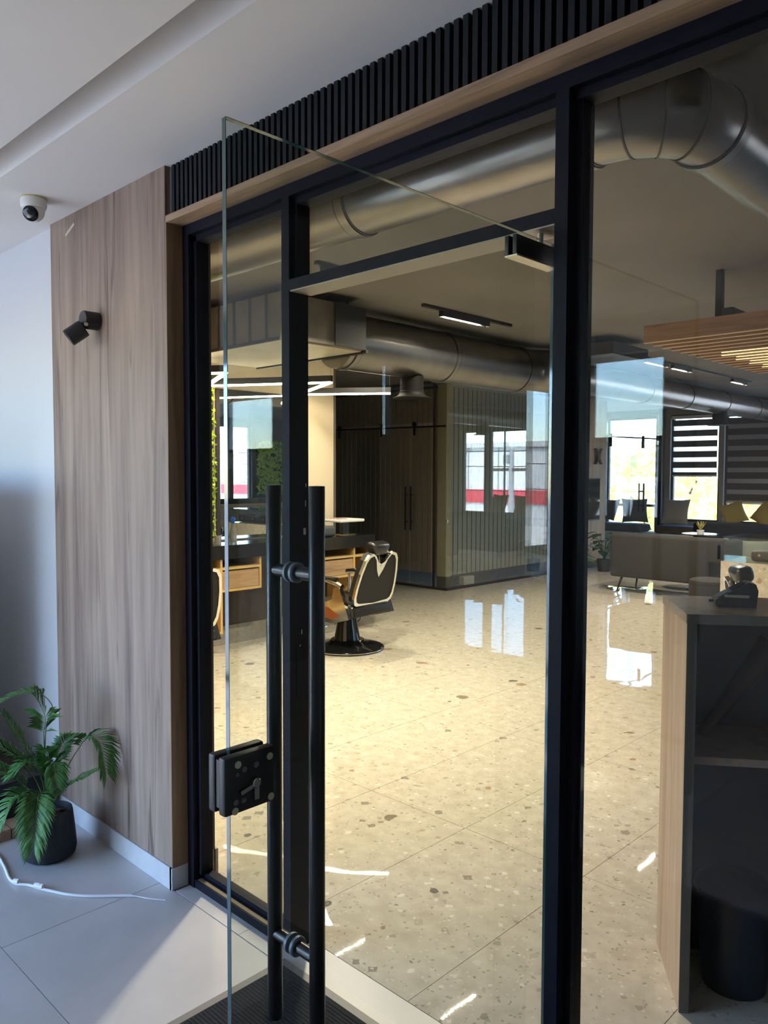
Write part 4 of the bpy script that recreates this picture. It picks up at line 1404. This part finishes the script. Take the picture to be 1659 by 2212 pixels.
# ================================================================== LOUNGE
sf_ = thing('sofa', (-4.45, 10.15, 0), 'grey fabric two-seat sofa on thin dark legs, back to the camera', 'sofa')
bm = MB()
bm.rbox(-5.255, -3.70, 9.83, 9.99, 0.47, 0.80, 0.05, 4)
bm.build('backrest', sofa_f, sf_, True)
MB().rbox(-5.235, -3.90, 9.815, 9.90, 0.205, 0.785, 0.035, 3).build('back_panel', sofa_f, sf_, True)
MB().rbox(-5.25, -3.88, 9.86, 10.45, 0.205, 0.50, 0.07, 4).build('seat_base', sofa_f, sf_, True)
for (a, b) in ((-5.26, -5.12), (-3.84, -3.68)):
    MB().rbox(a, b, 9.83, 10.42, 0.50 if a > -4 else 0.42, 0.72 if a < -4 else 0.775, 0.05, 3).build('armrest', sofa_f, sf_, True)
MB().rbox(-5.10, -3.90, 9.99, 10.47, 0.44, 0.56, 0.04, 3).build('seat_cushion', sofa_f, sf_, True)
for (x, y, dx) in ((-5.10, 9.92, -0.05), (-5.10, 10.38, -0.04), (-4.02, 9.92, 0.05), (-4.02, 10.38, 0.05)):
    MB().tube([(x, y, 0.21), (x + dx, y - (0.05 if y < 10 else -0.03), 0.0)], [0.017, 0.010], 10).build('leg', plastic_b, sf_, True)
pf = thing('pouf', (-3.62, 9.20, 0), 'round grey fabric pouf in front of the sofa corner', 'pouf')
MB().lathe([(0.002, 0.02), (0.22, 0.02), (0.235, 0.04), (0.235, 0.31), (0.232, 0.325), (0.235, 0.335), (0.225, 0.365), (0.19, 0.38), (0.002, 0.385)], (-3.62, 9.20, 0), 32).build('drum', taupe_f if False else sofa_f, pf, True)
MB().lathe([(0.20, 0.0), (0.20, 0.02)], (-3.62, 9.20, 0), 24).build('foot_ring', plastic_b, pf)
ds = thing('sofa', (-4.2, 12.1, 0), 'dark navy long sofa in front of the bright window', 'sofa')
MB().rbox(-5.0, -3.2, 11.95, 12.15, 0.25, 0.875, 0.06, 4).build('backrest', navy_f, ds, True)
MB().rbox(-5.0, -3.2, 12.0, 12.75, 0.12, 0.45, 0.06, 4).build('seat_base', navy_f, ds, True)
MB().rbox(-5.02, -4.82, 11.97, 12.75, 0.14, 0.62, 0.05, 3).build('armrest', navy_f, ds, True)
MB().rbox(-3.38, -3.18, 11.97, 12.75, 0.14, 0.62, 0.05, 3).build('armrest', navy_f, ds, True)
for (x, y) in ((-4.9, 12.05), (-3.3, 12.05), (-4.9, 12.68), (-3.3, 12.68)):
    MB().tube([(x, y, 0.13), (x, y, 0.0)], 0.018, 8).build('leg', plastic_b, ds)
ac = thing('armchair', (-3.9, 11.0, 0), 'rounded taupe armchair between the grey sofa and the navy sofa', 'armchair')
MB().lathe([(0.30, 0.12), (0.36, 0.16), (0.37, 0.40), (0.33, 0.44), (0.002, 0.45)], (-3.82, 11.05, 0), 28).build('seat', taupe_f, ac, True)
bp_ = MB()
N = 14
prof = []
for k in range(N + 1):
    a = radians(-60 + 240 * k / N)
    prof.append((cos(a), sin(a)))
vs, fs = [], []
for (cx_, sy_) in prof:
    for (r_, z_) in ((0.37, 0.20), (0.37, 0.66), (0.34, 0.72), (0.29, 0.72), (0.27, 0.66), (0.27, 0.20)):
        vs.append((-3.82 + r_ * cx_, 11.05 - r_ * sy_, z_))
for k in range(N):
    for j in range(6):
        fs.append((k * 6 + j, k * 6 + (j + 1) % 6, (k + 1) * 6 + (j + 1) % 6, (k + 1) * 6 + j))
fs += [tuple(range(6)), tuple(range(N * 6 + 5, N * 6 - 1, -1))]
bp_.add(vs, fs)
bp_.build('backrest', taupe_f, ac, True)
for a in range(4):
    MB().tube([(-3.82 + 0.25 * cos(a * pi / 2 + 0.7), 11.05 + 0.25 * sin(a * pi / 2 + 0.7), 0.13), (-3.82 + 0.28 * cos(a * pi / 2 + 0.7), 11.05 + 0.28 * sin(a * pi / 2 + 0.7), 0.0)], 0.014, 8).build('leg', plastic_b, ac)
st = thing('side_table', (-4.42, 10.85, 0), 'small glass topped side table behind the grey sofa', 'table')
MB().lathe([(0.002, 0.765), (0.24, 0.765), (0.24, 0.777), (0.002, 0.777)], (-4.42, 10.85, 0), 32).build('glass_top', case_glass, st)
MB().lathe([(0.238, 0.762), (0.243, 0.762), (0.243, 0.779), (0.238, 0.779)], (-4.42, 10.85, 0), 32).build('rim', chrome, st, True)
MB().tube([(-4.42, 10.85, 0.02), (-4.42, 10.85, 0.764)], 0.018, 12).build('stem', plastic_b, st)
MB().lathe([(0.002, 0), (0.18, 0), (0.17, 0.015), (0.03, 0.022), (0.002, 0.022)], (-4.42, 10.85, 0), 24).build('base', plastic_b, st)
# pineapple-like succulent on the table
su = thing('succulent', (-4.42, 10.85, 0.778), 'small yellow green succulent on the glass side table', 'plant')
MB().lathe([(0.002, 0), (0.045, 0), (0.05, 0.05), (0.002, 0.048)], (-4.42, 10.85, 0.778), 16).build('pot', plastic_w, su, True)
for k in range(13):
    a = k * 2.4
    d = Vector((cos(a), sin(a), 1.4 + 1.0 * (k / 13))).normalized()
    q = Vector((-4.42, 10.85, 0.82))
    w2 = d.cross(Vector((0, 0, 1))).normalized() * 0.014
    MB().add([q + w2, q - w2, q + d * 0.06 - w2 * 0.9, q + d * 0.06 + w2 * 0.9, q + d * 0.15], [(0, 1, 2, 3), (3, 2, 4)]).build('leaf', MATS['yellow_green'] if 'yellow_green' in MATS else plain('yellow_green', (0.40, 0.36, 0.08), 0.5), su, fix=False)

# ---- window bench with cushions
wbn = thing('window_bench', (-6.0, 14.5, 0), 'low white window bench with a dark padded seat along the back wall', 'bench')
B(-9.3, 0.5, 14.34, 14.79, 0.0, 0.47).build('base', white_paint, wbn)
for (a, b) in ((-9.3, -7.0), (-6.72, -4.9), (-4.86, -3.0), (-2.96, -1.0)):
    MB().rbox(a, b, 14.29, 14.78, 0.471, 0.625, 0.05, 3).build('seat_pad', bench_f, wbn, True)


def cushion(c, rx, rz, size, mat, label, thick=0.16, roll=0.0):
    bm = bmesh.new()
    bmesh.ops.create_grid(bm, x_segments=10, y_segments=10, size=0.5)
    top = [v.co.copy() for v in bm.verts]
    fs = [[v.index for v in f.verts] for f in bm.faces]
    bm.free()
    R_ = Matrix.Rotation(rz, 3, 'Z') @ Matrix.Rotation(rx, 3, 'X') @ Matrix.Rotation(roll, 3, 'Z')

    def P_(p, s_):
        u, v = p.x * 2, p.y * 2
        f_ = max(0.0, (1 - u * u) * (1 - v * v)) ** 0.45
        pin = 1 - 0.10 * (1 - abs(u) ** 2) * abs(v) ** 3
        pin2 = 1 - 0.10 * (1 - abs(v) ** 2) * abs(u) ** 3
        return Vector(c) + Vector((0, 0, 0.03)) + R_ @ Vector((p.x * size * pin2, p.y * size * pin, s_ * thick / 2 * f_))
    mb = MB()
    n = len(top)
    mb.add([P_(p, 1) for p in top] + [P_(p, -1) for p in top], fs + [[i + n for i in reversed(f)] for f in fs])
    o = mb.build('cushion', mat, None, True)
    return tag(o, label, 'cushion', 'cushions on the window bench')


cushion((-6.42, 14.58, 0.86), radians(72), 0.1, 0.50, taupe_f, 'taupe square cushion leaning under the striped blind')
cushion((-5.33, 14.52, 0.87), radians(70), 0.35, 0.42, yellow_f, 'wrinkled mustard cushion nearest the window mullion', roll=0.35)
cushion((-4.80, 14.52, 0.87), radians(66), -0.3, 0.40, MATS['mustard_fabric'], 'mustard cushion tucked behind the dark one', roll=-0.5)
cushion((-4.40, 14.5, 0.84), radians(52), -0.5, 0.42, navy_f, 'dark navy cushion tilted beside the mustard cushions', roll=0.6)
cushion((-7.25, 14.58, 0.85), radians(70), 0.6, 0.5, bench_f, 'dark cushion behind the glass sliding door')
cushion((-7.80, 14.56, 0.85), radians(68), -0.3, 0.46, plain('brown_fabric', (0.06, 0.035, 0.03), 0.9), 'dark brown cushion at the far end of the bench behind glass')
cushion((-3.05, 14.58, 0.86), radians(70), 0.2, 0.52, yellow_f, 'mustard cushion under the uncovered window')
cushion((-3.75, 14.58, 0.86), radians(70), -0.4, 0.5, yellow_f, 'mustard cushion at the wall between the windows')


# ---- zebra blinds
def zebra(xa, xb, ztop, zbot, label, closed=False, pitch=0.20, dark=0.118):
    o = thing('zebra_blind', ((xa + xb) / 2, 14.81, zbot), label, 'blind', 'striped zebra blinds')
    MB().box(xa, xb, 14.80, 14.85, ztop, ztop + 0.06).build('cassette', plastic_w if not closed else frame_dk, o)
    z = ztop - 0.02
    while z > zbot + 0.03:
        z0 = max(z - dark, zbot)
        B(xa + 0.03, xb - 0.03, 14.822, 14.825, z0, z).build('dark_band', zebra_dark, o)
        z1 = max(z - pitch, zbot)
        if z0 - z1 > 0.01:
            B(xa + 0.03, xb - 0.03, 14.824, 14.8255, z1, z0).build('sheer_band', zebra_mid if closed else zebra_sheer, o)
        z -= pitch
    B(xa + 0.025, xb - 0.025, 14.815, 14.832, zbot - 0.03, zbot).build('bottom_bar', plastic_w, o)


zebra(-6.63, -5.73, 2.66, 1.585, 'half lowered striped blind on the window beside the glass partition')
zebra(-5.60, -4.37, 2.66, 1.09, 'long lowered dark striped blind above the mustard cushions', True)
zebra(-9.28, -8.10, 2.66, 1.585, 'striped blind seen through the glass sliding partition')

# ---- display case with glass top
dc = thing('display_case', (-2.2, 7.6, 0), 'stone base display case with a glass box on top beside the barber chair', 'display case')
B(-2.80, -1.5, 7.35, 7.95, 0.0, 0.80).build('stone_base', terra, dc)
for (a, b, c, d) in ((-2.78, -1.52, 7.37, 7.376), (-2.78, -1.52, 7.924, 7.93), (-2.78, -2.774, 7.376, 7.924), (-1.526, -1.52, 7.376, 7.924)):
    B(a, b, c, d, 0.80, 1.02).build('glass_side', case_glass, dc)
B(-2.79, -1.51, 7.36, 7.94, 1.02, 1.028).build('glass_lid', case_glass, dc)
for k in range(4):
    o = thing('tool_roll', (-2.5 + k * 0.28, 7.62, 0.802), ['rolled brown leather tool case inside the glass box, end nearest the sofa', 'brown tool case second in the glass display box', 'brown tool case third in the glass display box', 'brown tool case at the wall end of the glass display box'][k], 'tool case', 'tool cases in the display box')
    MB().rbox(-2.60 + k * 0.28, -2.40 + k * 0.28, 7.52, 7.74, 0.802, 0.90 + 0.03 * (k % 2), 0.03, 3).build('case', brown_tube, o, True)
    B(-2.53 + k * 0.28, -2.51 + k * 0.28, 7.515, 7.745, 0.85, 0.87).build('strap', cab_edge, o)

# ================================================================== RECEPTION DESK (turned about 35 degrees)
FA = Vector((-0.944, 2.236, 0))                 # front left floor corner
SD = Vector((-0.202, 0.287, 0)).normalized()    # side runs back along this
FD = Vector((SD.y, -SD.x, 0))                   # front runs right along this
DH, DL, DD = 1.195, 1.7, 0.351
desk = thing('reception_desk', FA, 'oak reception desk with open dark shelves, turned towards the door', 'desk')


def dbox(name, u0, u1, v0, v1, z0, z1, mat, par):
    """u along the front, v back along the side"""
    c = FA + FD * (u0 + u1) / 2 + SD * (v0 + v1) / 2 + Vector((0, 0, (z0 + z1) / 2))
    return MB().obox(c, FD, SD, (0, 0, 1), (u1 - u0) / 2, (v1 - v0) / 2, (z1 - z0) / 2).build(name, mat, par)


dbox('side_panel', 0, 0.028, 0.0, DD, 0.0, DH - 0.028, desk_wood, desk)
dbox('side_panel', DL - 0.028, DL, 0.0, DD, 0.0, DH - 0.028, desk_wood, desk)
dbox('top_board', -0.002, DL + 0.002, -0.004, DD + 0.004, DH - 0.028, DH, wood('desk_top_wood', (0.30, 0.215, 0.155), (0.25, 0.18, 0.13), (0.15, 0.105, 0.075), (6, 6, 6), 0.4), desk)
dbox('edge_strip', 0, 0.028, -0.005, 0.0, 0.0, DH - 0.028, plain('grey_edge_band', (0.10, 0.085, 0.07), 0.6), desk)
dbox('edge_strip', 0.0, DL, -0.009, -0.004, DH - 0.028, DH, MATS['grey_edge_band'], desk)
dbox('back_board', 0.028, DL - 0.028, DD - 0.018, DD, 0.0, DH - 0.028, cab_black, desk)
dbox('shelf', 0.028, DL - 0.028, 0.02, DD - 0.018, 0.745, 0.768, MATS['desk_top_wood'], desk)
dbox('shelf', 0.30, DL - 0.028, 0.06, DD - 0.018, 0.10, 0.115, MATS['desk_top_wood'], desk)
bn_ = FA + FD * 0.20 + SD * 0.17
wbin = thing('waste_bin', bn_, 'round dark blue waste bin inside the reception desk', 'bin')
MB().lathe([(0.002, 0.002), (0.095, 0.002), (0.115, 0.30), (0.122, 0.30), (0.122, 0.315), (0.10, 0.33), (0.002, 0.335)], bn_, 28).build('bin_body', blue_bin, wbin, True)
bt_ = thing('leg_reflection', FA + FD * 0.18 + SD * 0.2, 'dark brown tapered tube on the desk shelf, standing in for reflected legs', 'leg_reflection')  # brown tube added in place of a leg reflection in the shop glass
MB().tube([FA + FD * 0.10 + SD * 0.22 + Vector((0, 0, 0.772)), FA + FD * 0.30 + SD * 0.20 + Vector((0, 0, 1.08))], [0.018, 0.042], 12).build('tapered_tube', brown_tube, bt_, True)
MB().tube([FA + FD * 0.30 + SD * 0.20 + Vector((0, 0, 1.08)), FA + FD * 0.325 + SD * 0.198 + Vector((0, 0, 1.12))], 0.012, 10).build('tube_end', plastic_b, bt_, True)
pb_ = thing('paper_box', FA + FD * 0.38 + SD * 0.18 + Vector((0, 0, 0.769)), 'low cream box standing on the reception desk shelf', 'box')
dbox('carton', 0.33, 0.47, 0.10, 0.25, 0.769, 0.815, cream, pb_)
# ---- card terminal on the desk
kc = FA + FD * 0.175 + SD * 0.17 + Vector((0, 0, DH))
kd = (FD * 0.72 - SD * 0.69).normalized()       # screen faces the shop side
ke = Vector((-kd.y, kd.x, 0))
pos = thing('card_terminal', kc, 'black card payment terminal standing on the reception desk', 'card terminal')
tm = MB()
TS = 0.74
prof = [(TS * a, TS * b) for a, b in ((-0.075, 0.001), (0.070, 0.001), (0.082, 0.012), (0.080, 0.030), (-0.045, 0.105), (-0.072, 0.098), (-0.082, 0.070))]
ax_ = SD * 0.55 + FD * 0.83
ax_ = Vector((-0.86, -0.5, 0)).normalized()
az_ = Vector((-ax_.y, ax_.x, 0))
tm.prism(prof, kc - az_ * 0.036, ax_, (0, 0, 1), az_ * 0.072)
tm.build('housing', plastic_b, pos)
sl_ = (ax_ * 0.125 + Vector((0, 0, -0.075))).normalized()
sn = (Vector((0, 0, 1)) * 0.125 + ax_ * 0.075).normalized()
mid = kc + ax_ * TS * 0.0175 + Vector((0, 0, TS * 0.0675))
MB().obox(mid - sl_ * 0.022 + sn * 0.001, az_, sl_, sn, 0.028, 0.022, 0.0015).build('screen', screen_m, pos)
MB().obox(mid + sl_ * 0.028 + sn * 0.001, az_, sl_, sn, 0.028, 0.018, 0.0015).build('keypad', cab_black, pos)
MB().obox(kc + Vector((0, 0, 0.035)) + az_ * 0.037, ax_, az_, (0, 0, 1), 0.035, 0.0015, 0.004).build('card_slot', nickel, pos)
MB().tube([kc + ax_ * 0.059 + Vector((0, 0, 0.014)), kc + ax_ * 0.074 + Vector((0, 0, 0.014))], 0.004, 8).build('cable_plug', plastic_b, pos)

# ================================================================== OPPOSITE SIDE OF THE SHOP (seen in the mirror)
wt2 = B(2.55, 2.998, 9.3, 13.2, 0.90, 1.02).build('worktop', worktop_m)
tag(wt2, 'black stone worktop on the opposite wall, seen in the mirror', 'worktop')
oc = thing('drawer_cabinet', (2.78, 11.3, 0), 'oak drawer unit of the opposite station, seen in the mirror', 'cabinet')
B(2.60, 2.998, 9.6, 12.9, 0.30, 0.895).build('body', cab_edge, oc)
for k in range(4):
    B(2.585, 2.60, 9.65 + k * 0.82, 10.40 + k * 0.82, 0.55, 0.86).build('drawer', cab_wood, oc)
moss('moss_panel', 2.998, 11.25, 13.2, 1.10, 2.35, -1, 'green plant wall on the opposite side, seen in the mirror', 1800, 0.06)

# ================================================================== OUTSIDE
gp = S(B(-40, 40, -40, -2.1, -0.25, -0.05).build('ground', plain('paving', (0.45, 0.44, 0.42), 0.9)), 'paved ground outside the lobby entrance')
gr = B(-70, 90, 15.6, 120, -4.2, -4.0).build('ground', asphalt)
S(gr, 'pale asphalt lot outside')
bl = thing('warehouse', (14, 36, -4), 'pale grey warehouse with a red band across the street', 'building')
B(6.4, 38, 34, 46, -4.0, 3.0).build('facade', fcd, bl)
B(6.4, 38, 33.9, 34.0, 0.05, 0.75).build('red_band', fcd_red, bl)
B(6.2, 38.2, 33.8, 46.2, 3.0, 3.25).build('parapet', plain('parapet_white', (0.7, 0.69, 0.66), 0.8), bl)
for k in range(16):
    B(7 + k * 2.0, 7.05 + k * 2.0, 33.96, 34.0, 0.75, 3.0).build('cladding_joint', concrete, bl)
up_ = thing('utility_pole', (4.6, 26, -4), 'concrete utility pole with crossarm and wires outside', 'pole')
MB().tube([(4.6, 26, -4), (4.6, 26, 2.6)], [0.16, 0.10], 10).build('shaft', concrete, up_, True)
MB().box(3.6, 5.6, 25.92, 26.0, 1.7, 1.82).build('crossarm', bark_m, up_)
MB().lathe([(0.002, 0), (0.13, 0), (0.13, 0.35), (0.002, 0.36)], (4.75, 25.85, 2.0), 14).build('transformer', concrete, up_, True)
for z in (1.88, 2.5, 0.9):
    MB().tube([(-10, 26.3, z + 0.2), (4.6, 26, z), (24, 25.6, z + 0.2)], 0.018, 5).build('wire', plastic_b, up_)


def tree(c, h, rad, cnt, label):
    o = thing('tree', c, label, 'tree', 'trees outside the back windows')
    c = Vector(c)
    MB().tube([c, c + Vector((0.15, 0, h * 0.4)), c + Vector((0.0, 0.1, h * 0.7))], [0.22, 0.16, 0.06], 8).build('trunk', bark_m, o, True)
    for k in range(4):
        a = k * 1.7
        MB().tube([c + Vector((0.1, 0, h * 0.42)), c + Vector((rad * 0.6 * cos(a), rad * 0.6 * sin(a), h * 0.72))], [0.09, 0.03], 6).build('branch', bark_m, o)
    lb = MB()
    for k in range(cnt):
        d = Vector((random.gauss(0, 1), random.gauss(0, 1), random.gauss(0, 1))).normalized() * rad * random.uniform(0.35, 1.0) ** 0.6
        p = c + Vector((0, 0, h * 0.68)) + Vector((d.x, d.y, d.z * 0.75))
        s_ = random.uniform(0.10, 0.22)
        e1_ = Vector((random.uniform(-1, 1), random.uniform(-1, 1), random.uniform(-1, 1))).normalized() * s_
        e2_ = e1_.cross(Vector((random.uniform(-1, 1), random.uniform(-1, 1), 1))).normalized() * s_ * 0.6
        lb.add([p - e1_, p + e2_, p + e1_, p - e2_], [(0, 1, 2, 3)])
    tag(lb.build('crown', tree_g, o, fix=False), kind='stuff')


tree((-11.6, 25, -4), 7.5, 2.1, 1500, 'loose yellow green tree framed by the window beside the partition')
tree((-7.6, 22.3, -4), 6.0, 1.6, 1200, 'smaller yellow green tree beyond the taupe cushion')
tree((-6.6, 29, -4), 6.6, 2.2, 1200, 'round yellow green tree beyond the mustard cushions')
tree((-16.6, 24, -4), 8.0, 2.3, 1500, 'tall tree seen through the glass sliding partition')

for o in bpy.data.objects:
    if '_local' in o:
        del o['_local']
